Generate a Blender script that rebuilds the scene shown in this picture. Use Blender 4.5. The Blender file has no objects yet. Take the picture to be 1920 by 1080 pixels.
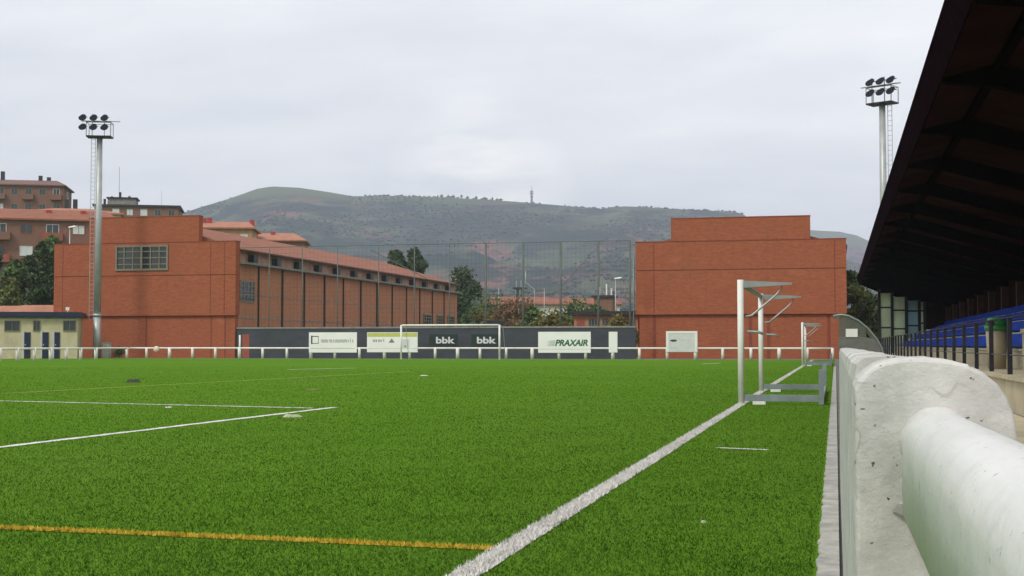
import bpy, math, random
import numpy as np
from mathutils import Vector, noise as mnoise
random.seed(7); rng = np.random.default_rng(7)
S = bpy.context.scene; COL = S.collection
# ------------------------------------------------------------------ camera
W_PX, H_PX, F_PX = 1920.0, 1080.0, 2500.0
VPX, HOR, CAM_H = 1567.0, 648.0, 0.945
pit = math.atan((HOR-540)/F_PX); yaw = math.atan((VPX-960)/F_PX*math.cos(pit))
cam = bpy.data.cameras.new('camera'); cam.lens = F_PX/W_PX*36; cam.sensor_width = 36
cam.clip_start = 0.02; cam.clip_end = 20000
camo = bpy.data.objects.new('camera', cam); COL.objects.link(camo)
camo.location = (0, 0, CAM_H); camo.rotation_euler = (math.pi/2+pit, 0, yaw); S.camera = camo
Fw = Vector((-math.sin(yaw)*math.cos(pit), math.cos(yaw)*math.cos(pit), math.sin(pit)))
Rt = Vector((math.cos(yaw), math.sin(yaw), 0)); Up = Rt.cross(Fw)
Fh = Vector((-math.sin(yaw), math.cos(yaw), 0))
def ray(px, py): return Fw + Rt*((px-960)/F_PX) - Up*((py-540)/F_PX)
def at(px, py, Y):
    d = ray(px, py); return Vector((0, 0, CAM_H)) + d*(Y/d.y)
def gnd(px, py, z=0.0):
    d = ray(px, py); return Vector((0, 0, CAM_H)) + d*((z-CAM_H)/d.z)
def sm(t):
    t = max(0.0, min(1.0, t)); return t*t*(3-2*t)
# ------------------------------------------------------------------ materials
def nd(nt, t, **kw):
    n = nt.nodes.new(t)
    for k, v in kw.items(): setattr(n, k, v)
    return n
def base_mat(name):
    m = bpy.data.materials.new(name); m.use_nodes = True; nt = m.node_tree
    return m, nt, nt.nodes['Principled BSDF']
def mixcol(nt, a, b, fac, mode='MIX'):
    n = nd(nt, 'ShaderNodeMix', data_type='RGBA', blend_type=mode)
    for sock, v in ((n.inputs[0], fac), (n.inputs[6], a), (n.inputs[7], b)):
        if hasattr(v, 'is_linked') or isinstance(v, bpy.types.NodeSocket): nt.links.new(v, sock)
        elif isinstance(v, (int, float)): sock.default_value = v
        else: sock.default_value = (*v, 1)
    return n.outputs[2]
def noise_tex(nt, vec, scale, detail=4, rough=.6):
    n = nd(nt, 'ShaderNodeTexNoise'); n.inputs['Scale'].default_value = scale
    n.inputs['Detail'].default_value = detail; n.inputs['Roughness'].default_value = rough
    nt.links.new(vec, n.inputs['Vector']); return n.outputs['Fac']
def ramp(nt, fac, lo, hi):
    n = nd(nt, 'ShaderNodeMapRange'); n.inputs['From Min'].default_value = lo; n.inputs['From Max'].default_value = hi
    nt.links.new(fac, n.inputs['Value']); return n.outputs['Result']
def mapping(nt, vec, sc):
    n = nd(nt, 'ShaderNodeMapping'); n.inputs['Scale'].default_value = sc; nt.links.new(vec, n.inputs['Vector']); return n.outputs[0]
def sc(c, k): return tuple(min(1, x*k) for x in c)
def mat(name, col, rough=.7, var=.18, scale=3.0, bump=0.0, bscale=40, metal=0.0, stretch=(1, 1, 1), spec=.4, dirt=None, dirt_amt=.5):
    m, nt, b = base_mat(name)
    tc = nd(nt, 'ShaderNodeTexCoord').outputs['Object']; v = mapping(nt, tc, stretch)
    f = ramp(nt, noise_tex(nt, v, scale), .3, .7)
    c = mixcol(nt, sc(col, 1-var), sc(col, 1+var), f)
    if dirt:
        g = ramp(nt, noise_tex(nt, tc, scale*.37, 6, .7), .5, .72)
        mu = nd(nt, 'ShaderNodeMath', operation='MULTIPLY'); nt.links.new(g, mu.inputs[0]); mu.inputs[1].default_value = dirt_amt
        c = mixcol(nt, c, dirt, mu.outputs[0])
    nt.links.new(c, b.inputs['Base Color']); b.inputs['Roughness'].default_value = rough
    b.inputs['Metallic'].default_value = metal; b.inputs['Specular IOR Level'].default_value = spec
    if bump:
        bm = nd(nt, 'ShaderNodeBump'); bm.inputs['Strength'].default_value = bump; bm.inputs['Distance'].default_value = .02
        nt.links.new(noise_tex(nt, tc, bscale, 5), bm.inputs['Height']); nt.links.new(bm.outputs[0], b.inputs['Normal'])
    return m
def wall_uv(nt):
    tc = nd(nt, 'ShaderNodeTexCoord').outputs['Object']
    g = nd(nt, 'ShaderNodeTexCoord').outputs['Normal']
    s1 = nd(nt, 'ShaderNodeSeparateXYZ'); nt.links.new(tc, s1.inputs[0])
    s2 = nd(nt, 'ShaderNodeSeparateXYZ'); nt.links.new(g, s2.inputs[0])
    def M(op, a, b=None):
        n = nd(nt, 'ShaderNodeMath', operation=op); nt.links.new(a, n.inputs[0])
        if b is not None: nt.links.new(b, n.inputs[1])
        return n.outputs[0]
    u = M('ADD', M('MULTIPLY', s1.outputs[0], M('ABSOLUTE', s2.outputs[1])), M('MULTIPLY', s1.outputs[1], M('ABSOLUTE', s2.outputs[0])))
    c = nd(nt, 'ShaderNodeCombineXYZ'); nt.links.new(u, c.inputs[0]); nt.links.new(s1.outputs[2], c.inputs[1])
    return c.outputs[0]
def brick_mat(name, c1, c2, mortar, course=.075, length=.27, stain=.42):
    m, nt, b = base_mat(name); uv = wall_uv(nt)
    br = nd(nt, 'ShaderNodeTexBrick'); nt.links.new(uv, br.inputs['Vector'])
    br.inputs['Color1'].default_value = (*c1, 1); br.inputs['Color2'].default_value = (*c2, 1); br.inputs['Mortar'].default_value = (*mortar, 1)
    br.inputs['Scale'].default_value = 1; br.inputs['Brick Width'].default_value = length; br.inputs['Row Height'].default_value = course
    br.inputs['Mortar Size'].default_value = .008; br.inputs['Mortar Smooth'].default_value = .4
    bands = ramp(nt, noise_tex(nt, mapping(nt, uv, (1.3, 5.5, 1)), 1.0, 8, .75), .34, .66)
    c = mixcol(nt, br.outputs[0], sc(c1, .50), bands, 'MIX')
    mx = c.node; mu = nd(nt, 'ShaderNodeMath', operation='MULTIPLY'); nt.links.new(bands, mu.inputs[0]); mu.inputs[1].default_value = stain
    nt.links.new(mu.outputs[0], mx.inputs[0])
    blot = ramp(nt, noise_tex(nt, mapping(nt, uv, (.6, .25, 1)), 1.0, 5, .6), .5, .8)
    mu2 = nd(nt, 'ShaderNodeMath', operation='MULTIPLY'); nt.links.new(blot, mu2.inputs[0]); mu2.inputs[1].default_value = .45
    c = mixcol(nt, c, (c1[0]*.6, c1[1]*.85, c1[2]*.8), mu2.outputs[0])
    rain = ramp(nt, noise_tex(nt, mapping(nt, uv, (2.6, .10, 1)), 1.0, 5, .7), .54, .78)
    mu3 = nd(nt, 'ShaderNodeMath', operation='MULTIPLY'); nt.links.new(rain, mu3.inputs[0]); mu3.inputs[1].default_value = .5
    c = mixcol(nt, c, (c1[0]*.45, c1[1]*.6, c1[2]*.7), mu3.outputs[0])
    patch = ramp(nt, noise_tex(nt, mapping(nt, uv, (.35, .5, 1)), 1.0, 3, .5), .62, .68)
    mu4 = nd(nt, 'ShaderNodeMath', operation='MULTIPLY'); nt.links.new(patch, mu4.inputs[0]); mu4.inputs[1].default_value = .25
    c = mixcol(nt, c, sc(c1, 1.35), mu4.outputs[0])
    nt.links.new(c, b.inputs['Base Color']); b.inputs['Roughness'].default_value = .95; b.inputs['Specular IOR Level'].default_value = .02
    return m
def tile_mat(name, col):
    m, nt, b = base_mat(name)
    tc = nd(nt, 'ShaderNodeTexCoord').outputs['Object']
    f = ramp(nt, noise_tex(nt, tc, .8, 6, .7), .3, .7); c = mixcol(nt, sc(col, .72), sc(col, 1.2), f)
    w = nd(nt, 'ShaderNodeTexWave'); w.inputs['Scale'].default_value = 1.6; w.inputs['Distortion'].default_value = .6
    w.bands_direction = 'Y'; nt.links.new(tc, w.inputs['Vector'])
    mu = nd(nt, 'ShaderNodeMath', operation='MULTIPLY'); nt.links.new(w.outputs['Fac'], mu.inputs[0]); mu.inputs[1].default_value = .22
    c = mixcol(nt, c, sc(col, .55), mu.outputs[0])
    nt.links.new(c, b.inputs['Base Color']); b.inputs['Roughness'].default_value = .85
    bm = nd(nt, 'ShaderNodeBump'); bm.inputs['Strength'].default_value = .4; bm.inputs['Distance'].default_value = .05
    nt.links.new(w.outputs['Fac'], bm.inputs['Height']); nt.links.new(bm.outputs[0], b.inputs['Normal'])
    return m
M = {}
M['brick'] = brick_mat('red_brick', (.405, .122, .060), (.305, .092, .048), (.345, .145, .088))
M['brick_side'] = brick_mat('brown_brick', (.53, .235, .13), (.44, .195, .108), (.44, .235, .145), stain=.3)
M['brick_far'] = brick_mat('apartment_brick', (.27, .135, .095), (.22, .112, .08), (.25, .16, .12))
M['tile'] = tile_mat('roof_tile', (.285, .102, .054))
M['tile_pale'] = tile_mat('pale_roof_tile', (.42, .18, .105))
M['cream'] = mat('cream_render', (.52, .47, .29), .85, .12, 1.5, dirt=(.28, .24, .15), dirt_amt=.4)
M['navy'] = mat('navy_paint', (.014, .018, .05), .5, .2)
M['ledge'] = mat('grey_concrete_ledge', (.24, .23, .19), .9, .25, 2)
M['band'] = mat('attic_band', (.46, .28, .19), .9, .3, 1.2)
M['dark'] = mat('dark_metal', (.022, .024, .026), .5, .2)
M['glass'] = mat('dark_glass', (.025, .032, .03), .12, .5, .9, spec=.6)
M['frame'] = mat('window_frame_olive', (.20, .18, .12), .6, .15)
M['winwhite'] = mat('window_frame_white', (.5, .5, .47), .6, .1)
M['slate'] = mat('slate_blue_wall', (.050, .057, .066), .85, .22, .6, stretch=(1, 1, 2.5), dirt=(.045, .055, .05), dirt_amt=.5)
M['white'] = mat('white_paint', (.80, .79, .74), .5, .06, 4, dirt=(.45, .42, .36), dirt_amt=.25)
M['white_warm'] = mat('fence_white_paint', (.78, .74, .68), .55, .1, 2, dirt=(.42, .36, .28), dirt_amt=.4)
M['board'] = mat('sign_white', (.82, .82, .77), .5, .05, 1)
M['galv'] = mat('galvanised_steel', (.40, .42, .40), .45, .12, 2, metal=.35)
M['alu'] = mat('grey_aluminium', (.30, .33, .32), .45, .15, 3, metal=.3)
M['alu_dark'] = mat('blue_grey_steel', (.22, .26, .265), .5, .2, 3, metal=.2)
M['lamp'] = mat('lamp_housing', (.018, .02, .028), .8, .2, spec=.1)
M['lampglass'] = mat('lamp_glass', (.35, .38, .40), .15, .2)
M['concrete'] = mat('pale_concrete', (.50, .48, .42), .9, .14, 1.2, .3, 30, dirt=(.28, .26, .21), dirt_amt=.5)
M['concrete_cream'] = mat('cream_concrete', (.50, .44, .30), .9, .16, 1.0, .2, 20, dirt=(.2, .17, .12), dirt_amt=.6)
M['seat'] = mat('blue_plastic', (.008, .062, .46), .7, .25, .6, spec=.1)
M['soffit'] = mat('brown_soffit', (.024, .0095, .009), .9, .35, .7, spec=0)
M['rafter'] = mat('black_rafter', (.005, .0032, .0032), .9, .3, spec=0)
M['fascia'] = mat('purple_brown_fascia', (.014, .006, .010), .9, .25, spec=0)
M['rail'] = mat('black_rail', (.012, .012, .02), .5, .2)
M['rail_red'] = mat('faded_red_rail', (.25, .10, .12), .6, .2)
M['green_lid'] = mat('green_plastic', (.03, .22, .05), .4, .15)
M['bin'] = mat('beige_plastic', (.40, .34, .22), .5, .1, 2, dirt=(.25, .2, .12), dirt_amt=.4)
M['panel'] = mat('grey_panel', (.15, .155, .135), .6, .2)
M['yellowgreen'] = mat('sign_lime', (.50, .52, .12), .6, .1)
M['ink'] = mat('sign_ink_grey', (.20, .20, .21), .6, .1)
M['ink_dark'] = mat('sign_ink_dark', (.05, .05, .06), .6, .1)
M['ink_green'] = mat('sign_ink_green', (.03, .14, .07), .6, .1)
M['ink_pale'] = mat('sign_ink_pale', (.52, .54, .52), .6, .1)
M['bankgreen'] = mat('sign_dark_green', (.012, .028, .020), .6, .2)
M['ad_grey'] = mat('sign_pale_grey', (.60, .62, .60), .6, .08, 3)
M['reddoor'] = mat('rust_red_door', (.28, .075, .045), .7, .15)
M['redchim'] = mat('red_chimney', (.34, .045, .035), .8, .15)
M['bark'] = mat('bark', (.06, .045, .03), .95, .3, 6)
M['rubber'] = mat('rubber', (.02, .02, .02), .8, .1)
M['carpaint'] = mat('car_paint_dark', (.03, .035, .045), .3, .05)
M['litter'] = mat('crumpled_plastic', (.36, .40, .22), .6, .4, 20)
M['stain_dark'] = mat('dark_litter', (.03, .035, .02), .8, .3)
M['net'] = mat('net_cord', (.05, .07, .055), .8, .1)
M['pole_green'] = mat('green_grey_pole', (.10, .12, .10), .6, .2)
def frost_mat(name, col):
    m, nt, b = base_mat(name); b.inputs['Base Color'].default_value = (*col, 1); b.inputs['Roughness'].default_value = .3
    t = nd(nt, 'ShaderNodeBsdfTranslucent'); tc = nd(nt, 'ShaderNodeTexCoord').outputs['Object']
    f = ramp(nt, noise_tex(nt, tc, .5, 5), .35, .65); nt.links.new(mixcol(nt, sc(col, .8), sc(col, 1.25), f), t.inputs[0])
    mx = nd(nt, 'ShaderNodeMixShader'); mx.inputs[0].default_value = .75; nt.links.new(b.outputs[0], mx.inputs[1]); nt.links.new(t.outputs[0], mx.inputs[2])
    nt.links.new(mx.outputs[0], nt.nodes['Material Output'].inputs[0]); return m
M['frost'] = frost_mat('frosted_panel', (.66, .74, .60)); M['frost_blue'] = frost_mat('blue_tinted_panel', (.38, .52, .56))
def leaf_mat(name, a, b):
    m, nt, bs = base_mat(name)
    oi = nd(nt, 'ShaderNodeTexCoord').outputs['Object']
    f = ramp(nt, noise_tex(nt, oi, .9, 6, .75), .3, .7); c = mixcol(nt, a, b, f)
    nt.links.new(c, bs.inputs['Base Color']); bs.inputs['Roughness'].default_value = .7; bs.inputs['Specular IOR Level'].default_value = .2
    return m
M['leaf_dark'] = leaf_mat('leaf_dark', (.034, .056, .023), (.078, .115, .044))
M['leaf_green'] = leaf_mat('leaf_green', (.055, .095, .026), (.13, .19, .055))
M['leaf_olive'] = leaf_mat('leaf_olive', (.075, .095, .026), (.17, .19, .055))
M['leaf_autumn'] = leaf_mat('leaf_autumn', (.11, .075, .035), (.22, .13, .06))
M['leaf_yellow'] = leaf_mat('leaf_yellow', (.11, .10, .025), (.22, .19, .05))
# old painted concrete of the barrier
def old_white():
    m, nt, b = base_mat('old_white_paint'); tc = nd(nt, 'ShaderNodeTexCoord').outputs['Object']
    f = ramp(nt, noise_tex(nt, mapping(nt, tc, (1, .5, 1)), 9, 8, .62), .32, .68); c = mixcol(nt, (.40, .395, .365), (.68, .67, .63), f)
    st = ramp(nt, noise_tex(nt, mapping(nt, tc, (14, 14, 2.2)), 1.0, 5, .65), .5, .8)
    mu0 = nd(nt, 'ShaderNodeMath', operation='MULTIPLY'); nt.links.new(st, mu0.inputs[0]); mu0.inputs[1].default_value = .55
    c = mixcol(nt, c, (.36, .37, .30), mu0.outputs[0])
    d = ramp(nt, noise_tex(nt, tc, 62, 3, .55), .660, .705); c = mixcol(nt, c, (.10, .095, .085), d)
    cr = nd(nt, 'ShaderNodeTexVoronoi', feature='DISTANCE_TO_EDGE'); cr.inputs['Scale'].default_value = 9
    wv = nd(nt, 'ShaderNodeVectorMath', operation='ADD'); nn = nd(nt, 'ShaderNodeTexNoise'); nn.inputs['Scale'].default_value = 12; nt.links.new(tc, nn.inputs['Vector'])
    sv = nd(nt, 'ShaderNodeVectorMath', operation='SCALE'); sv.inputs['Scale'].default_value = .12; nt.links.new(nn.outputs['Color'], sv.inputs[0])
    nt.links.new(tc, wv.inputs[0]); nt.links.new(sv.outputs[0], wv.inputs[1]); nt.links.new(wv.outputs[0], cr.inputs['Vector'])
    k = ramp(nt, cr.outputs['Distance'], .018, .004)
    gate = ramp(nt, noise_tex(nt, tc, 4, 2), .52, .60); mk = nd(nt, 'ShaderNodeMath', operation='MULTIPLY'); nt.links.new(k, mk.inputs[0]); nt.links.new(gate, mk.inputs[1])
    mk2 = nd(nt, 'ShaderNodeMath', operation='MULTIPLY'); nt.links.new(mk.outputs[0], mk2.inputs[0]); mk2.inputs[1].default_value = .7
    c = mixcol(nt, c, (.30, .29, .25), mk2.outputs[0])
    nt.links.new(c, b.inputs['Base Color']); b.inputs['Roughness'].default_value = .75
    bm = nd(nt, 'ShaderNodeBump'); bm.inputs['Strength'].default_value = .75; bm.inputs['Distance'].default_value = .004
    h = nd(nt, 'ShaderNodeMath', operation='SUBTRACT'); nt.links.new(noise_tex(nt, tc, 60, 6, .7), h.inputs[0]); nt.links.new(d, h.inputs[1])
    nt.links.new(h.outputs[0], bm.inputs['Height']); nt.links.new(bm.outputs[0], b.inputs['Normal'])
    return m
M['oldwhite'] = old_white()
def rail_white():
    m, nt, b = base_mat('smooth_white_paint'); tc = nd(nt, 'ShaderNodeTexCoord').outputs['Object']
    f = ramp(nt, noise_tex(nt, mapping(nt, tc, (16, 1.3, 9)), 1.0, 7, .65), .3, .72); c = mixcol(nt, (.56, .565, .53), (.78, .775, .75), f)
    dr = ramp(nt, noise_tex(nt, mapping(nt, tc, (26, 26, 2.0)), 1.0, 6, .7), .52, .72)
    mu = nd(nt, 'ShaderNodeMath', operation='MULTIPLY'); nt.links.new(dr, mu.inputs[0]); mu.inputs[1].default_value = .26
    c = mixcol(nt, c, (.40, .41, .34), mu.outputs[0])
    ch = ramp(nt, noise_tex(nt, tc, 30, 5, .7), .66, .69)
    c = mixcol(nt, c, (.30, .29, .25), ch)
    sp_ = ramp(nt, noise_tex(nt, tc, 120, 2, .5), .70, .76); c = mixcol(nt, c, (.2, .19, .16), sp_)
    nt.links.new(c, b.inputs['Base Color']); b.inputs['Roughness'].default_value = .6
    bm = nd(nt, 'ShaderNodeBump'); bm.inputs['Strength'].default_value = .5; bm.inputs['Distance'].default_value = .003
    nt.links.new(noise_tex(nt, tc, 35, 5), bm.inputs['Height']); nt.links.new(bm.outputs[0], b.inputs['Normal'])
    return m
M['railwhite'] = rail_white()
def turf():
    m, nt, b = base_mat('artificial_turf'); tc = nd(nt, 'ShaderNodeTexCoord').outputs['Object']
    big = ramp(nt, noise_tex(nt, tc, .12, 4, .55), .3, .7)
    c = mixcol(nt, (.098, .208, .018), (.126, .250, .024), big)
    mid = ramp(nt, noise_tex(nt, tc, 1.6, 6, .7), .35, .7)
    mu = nd(nt, 'ShaderNodeMath', operation='MULTIPLY'); nt.links.new(mid, mu.inputs[0]); mu.inputs[1].default_value = .45
    c = mixcol(nt, c, (.066, .172, .012), mu.outputs[0])
    fine = ramp(nt, noise_tex(nt, tc, 30, 5, .8), .30, .54)
    wear = ramp(nt, noise_tex(nt, mapping(nt, tc, (.5, .22, 1)), .8, 6, .62), .42, .68)
    mw = nd(nt, 'ShaderNodeMath', operation='MULTIPLY'); nt.links.new(wear, mw.inputs[0]); mw.inputs[1].default_value = .35
    c = mixcol(nt, c, (.128, .215, .034), mw.outputs[0])
    c = mixcol(nt, (.042, .104, .008), c, fine)
    nt.links.new(c, b.inputs['Base Color']); b.inputs['Roughness'].default_value = 1; b.inputs['Specular IOR Level'].default_value = 0
    return m
M['turf'] = turf()
def blade_mat(name, a, b_):
    m, nt, b = base_mat(name); tc = nd(nt, 'ShaderNodeTexCoord').outputs['Object']
    f = ramp(nt, noise_tex(nt, tc, 14, 4, .8), .3, .7); g = ramp(nt, noise_tex(nt, tc, .8, 7, .70), .44, .62)
    c = mixcol(nt, a, b_, f); mu = nd(nt, 'ShaderNodeMath', operation='MULTIPLY'); nt.links.new(g, mu.inputs[0]); mu.inputs[1].default_value = .75 if b_[1] < .4 else .25
    c = mixcol(nt, c, sc(a, .55), mu.outputs[0])
    nt.links.new(c, b.inputs['Base Color']); b.inputs['Roughness'].default_value = 1; b.inputs['Specular IOR Level'].default_value = 0
    return m
M['blade'] = blade_mat('turf_fibre', (.032, .078, .008), (.074, .150, .015))
M['blade_white'] = blade_mat('white_fibre', (.50, .48, .45), (.85, .83, .80))
M['blade_yellow'] = blade_mat('yellow_fibre', (.46, .32, .04), (.78, .58, .09))
M['line_white'] = mat('white_line', (.68, .66, .62), .9, .2, 14, dirt=(.25, .33, .16), dirt_amt=.5)
M['line_yellow'] = mat('yellow_line', (.60, .43, .05), .9, .3, 10, dirt=(.2, .26, .05), dirt_amt=.5)
M['line_faded'] = mat('faded_yellow_line', (.26, .30, .03), .9, .25, 1.5, dirt=(.10, .22, .02), dirt_amt=.8)
M['apron'] = mat('grey_apron', (.17, .17, .15), .95, .2, 1.2)
M['field'] = mat('rough_ground', (.09, .12, .05), .95, .4, .05)
M['slope'] = mat('grass_slope', (.06, .17, .025), .95, .35, .25)
def hill_mat(name, k=1.0):
    m, nt, b = base_mat(name); tc = nd(nt, 'ShaderNodeTexCoord').outputs['Object']
    v = mapping(nt, tc, (1, .55, 1.8))
    n1 = ramp(nt, noise_tex(nt, v, .0042, 8, .62), .40, .58); c = mixcol(nt, (.034, .052, .042), (.110, .130, .068), n1)
    n2 = ramp(nt, noise_tex(nt, mapping(nt, v, (1.3, 1.1, .9)), .0045, 9, .58), .515, .585); c = mixcol(nt, c, (.215, .095, .08), n2)
    n3 = ramp(nt, noise_tex(nt, mapping(nt, v, (.8, 1.4, 1.6)), .009, 5, .6), .60, .66); c = mixcol(nt, c, (.15, .17, .10), n3)
    n4 = ramp(nt, noise_tex(nt, v, .035, 10, .85), .42, .58)
    nw = ramp(nt, noise_tex(nt, mapping(nt, v, (1, .7, 1.4)), .0115, 14, .70), .495, .525); c = mixcol(nt, c, (.016, .030, .030), nw); mw = c.node
    mk = nd(nt, 'ShaderNodeMath', operation='MULTIPLY'); nt.links.new(nw, mk.inputs[0]); mk.inputs[1].default_value = .92; nt.links.new(mk.outputs[0], mw.inputs[0])
    c = mixcol(nt, c, (.03, .042, .035), n4); mx = c.node
    mu = nd(nt, 'ShaderNodeMath', operation='MULTIPLY'); nt.links.new(n4, mu.inputs[0]); mu.inputs[1].default_value = .62; nt.links.new(mu.outputs[0], mx.inputs[0])
    # open pasture above the tree line
    s = nd(nt, 'ShaderNodeSeparateXYZ'); nt.links.new(tc, s.inputs[0])
    hp = ramp(nt, s.outputs[2], 246, 268); c = mixcol(nt, c, (.100, .120, .064), hp)
    nt.links.new(c, b.inputs['Base Color']); b.inputs['Roughness'].default_value = 1; b.inputs['Specular IOR Level'].default_value = 0
    return m
M['hill'] = hill_mat('hill_slopes')
M['woods'] = leaf_mat('hill_woods', (.034, .050, .038), (.066, .080, .050))
def clear_mat(name, col, a):
    m, nt, b = base_mat(name); b.inputs['Base Color'].default_value = (*col, 1); b.inputs['Roughness'].default_value = .25
    t = nd(nt, 'ShaderNodeBsdfTransparent'); t.inputs[0].default_value = (*[.5+.5*x for x in col], 1)
    mx = nd(nt, 'ShaderNodeMixShader'); mx.inputs[0].default_value = a
    nt.links.new(t.outputs[0], mx.inputs[1]); nt.links.new(b.outputs[0], mx.inputs[2])
    nt.links.new(mx.outputs[0], nt.nodes['Material Output'].inputs[0]); return m
M['poly'] = clear_mat('smoked_polycarbonate', (.20, .22, .18), .5)
# ------------------------------------------------------------------ mesh helpers
def wloc(o):
    v = Vector((0, 0, 0))
    while o: v += o.location; o = o.parent
    return v
class MB:
    def __init__(s): s.v = []; s.f = []; s.smooth = []
    def add(s, vs, fs, smooth=False):
        n = len(s.v); s.v += [tuple(v) for v in vs]; s.f += [tuple(i+n for i in f) for f in fs]; s.smooth += [smooth]*len(fs); return s
    def box(s, x0, x1, y0, y1, z0, z1):
        vs = [(x, y, z) for z in (z0, z1) for x, y in ((x0, y0), (x1, y0), (x1, y1), (x0, y1))]
        return s.add(vs, [(3, 2, 1, 0), (4, 5, 6, 7), (0, 1, 5, 4), (1, 2, 6, 5), (2, 3, 7, 6), (3, 0, 4, 7)])
    def tube(s, pts, r, n=8, r1=None, cap=True):
        pts = [Vector(p) for p in pts]; m = len(pts); vs = []; fs = []
        for i, p in enumerate(pts):
            d = (pts[min(i+1, m-1)]-pts[max(i-1, 0)]).normalized()
            a = d.cross(Vector((0, 0, 1)) if abs(d.z) < .9 else Vector((1, 0, 0))).normalized(); b = d.cross(a)
            rr = r if r1 is None else r+(r1-r)*i/(m-1)
            vs += [p+a*(rr*math.cos(2*math.pi*k/n))+b*(rr*math.sin(2*math.pi*k/n)) for k in range(n)]
        for i in range(m-1):
            for k in range(n): fs.append((i*n+k, i*n+(k+1) % n, (i+1)*n+(k+1) % n, (i+1)*n+k))
        if cap: fs += [tuple(range(n))[::-1], tuple(range((m-1)*n, m*n))]
        return s.add(vs, fs, n > 6)
    def beam(s, a, b, w, h):
        a, b = Vector(a), Vector(b); d = (b-a).normalized(); x = d.cross(Vector((0, 0, 1)) if abs(d.z) < .95 else Vector((0, 1, 0))).normalized(); y = d.cross(x)
        vs = [p+x*(w/2*i)+y*(h/2*j) for p in (a, b) for i, j in ((-1, -1), (1, -1), (1, 1), (-1, 1))]
        return s.add(vs, [(3, 2, 1, 0), (4, 5, 6, 7), (0, 1, 5, 4), (1, 2, 6, 5), (2, 3, 7, 6), (3, 0, 4, 7)])
    def prism(s, prof, axis, a, b):
        n = len(prof)
        def P(u, v, w): return {'y': (u, w, v), 'x': (w, u, v), 'z': (u, v, w)}[axis]
        vs = [P(u, v, a) for u, v in prof]+[P(u, v, b) for u, v in prof]
        return s.add(vs, [tuple(range(n)), tuple(range(n, 2*n))[::-1]]+[(i, (i+1) % n, n+(i+1) % n, n+i) for i in range(n)])
    def build(s, name, m, parent=None, label=None, smooth=None, bevel=0, fix=True, local=False):
        me = bpy.data.meshes.new(name); off = Vector((0, 0, 0)) if local else wloc(parent)
        me.from_pydata([(v[0]-off.x, v[1]-off.y, v[2]-off.z) for v in s.v], [], s.f)
        for mm in (m if isinstance(m, list) else [m]): me.materials.append(mm)
        me.polygons.foreach_set('use_smooth', [bool(smooth) if smooth is not None else x for x in s.smooth])
        me.update()
        if fix:
            import bmesh
            b = bmesh.new(); b.from_mesh(me); bmesh.ops.recalc_face_normals(b, faces=b.faces)
            if bevel: bmesh.ops.bevel(b, geom=list(b.edges), offset=bevel, segments=2, affect='EDGES', clamp_overlap=True)
            b.to_mesh(me); b.free()
        o = bpy.data.objects.new(name, me); COL.objects.link(o)
        if parent: o.parent = parent
        if label: o['label'] = label
        return o
def tag(o, label=None, cat=None, group=None, kind=None):
    if label: o['label'] = label
    if cat: o['category'] = cat
    if group: o['group'] = group
    if kind: o['kind'] = kind
    return o
def thing(name, label, cat, loc=(0, 0, 0), group=None):
    o = bpy.data.objects.new(name, None); COL.objects.link(o); o.location = loc; o.empty_display_size = .2
    return tag(o, label, cat, group)
def copy_tree(o, parent=None):
    c = o.copy(); COL.objects.link(c)
    if parent: c.parent = parent
    for ch in list(o.children): copy_tree(ch, c)
    return c
def text(s, size, loc, m, parent, name='lettering', wx=1.0, shear=0.0, off=0.0):
    cu = bpy.data.curves.new(name, 'FONT'); cu.body = s; cu.size = size; cu.extrude = .004; cu.shear = shear; cu.offset = off; cu.align_x = 'CENTER'; cu.align_y = 'CENTER'
    t = bpy.data.objects.new(name+'_tmp', cu); COL.objects.link(t)
    dg = bpy.context.evaluated_depsgraph_get(); me = bpy.data.meshes.new_from_object(t.evaluated_get(dg)); me.name = name
    COL.objects.unlink(t); bpy.data.objects.remove(t)
    o = bpy.data.objects.new(name, me); me.materials.clear(); me.materials.append(m); COL.objects.link(o)
    o.parent = parent; o.location = Vector(loc)-wloc(parent); o.rotation_euler = (math.pi/2, 0, 0); o.scale = (wx, 1, 1)
    return o
# window on a face looking along -Y at y=yf, or +X at x=xf
def window(parent, u0, u1, z0, z1, face, pos, cols=2, rows=2, fm=None, gm=None, bar=.06, thick=.05):
    fm = fm or M['frame']; gm = gm or M['glass']; f = MB(); g = MB()
    def bx(mb, a, b, c, d, lo, hi):
        if face == '-y': mb.box(a, b, pos-hi, pos-lo, c, d)
        else: mb.box(pos+lo, pos+hi, a, b, c, d)
    bx(f, u0, u1, z0, z0+bar, .002, thick); bx(f, u0, u1, z1-bar, z1, .002, thick)
    bx(f, u0, u0+bar, z0+bar, z1-bar, .002, thick); bx(f, u1-bar, u1, z0+bar, z1-bar, .002, thick)
    for i in range(1, cols):
        u = u0+(u1-u0)*i/cols; k = bar*.55; bx(f, u-k/2, u+k/2, z0+bar, z1-bar, .004, thick*.8)
    for j in range(1, rows):
        z = z0+(z1-z0)*j/rows; k = bar*.5; bx(f, u0+bar, u1-bar, z-k/2, z+k/2, .004, thick*.7)
    o = f.build('window', fm, parent)
    bx(g, u0+bar*.6, u1-bar*.6, z0+bar*.6, z1-bar*.6, .003, .012); g.build('pane', gm, o)
    return o
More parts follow.
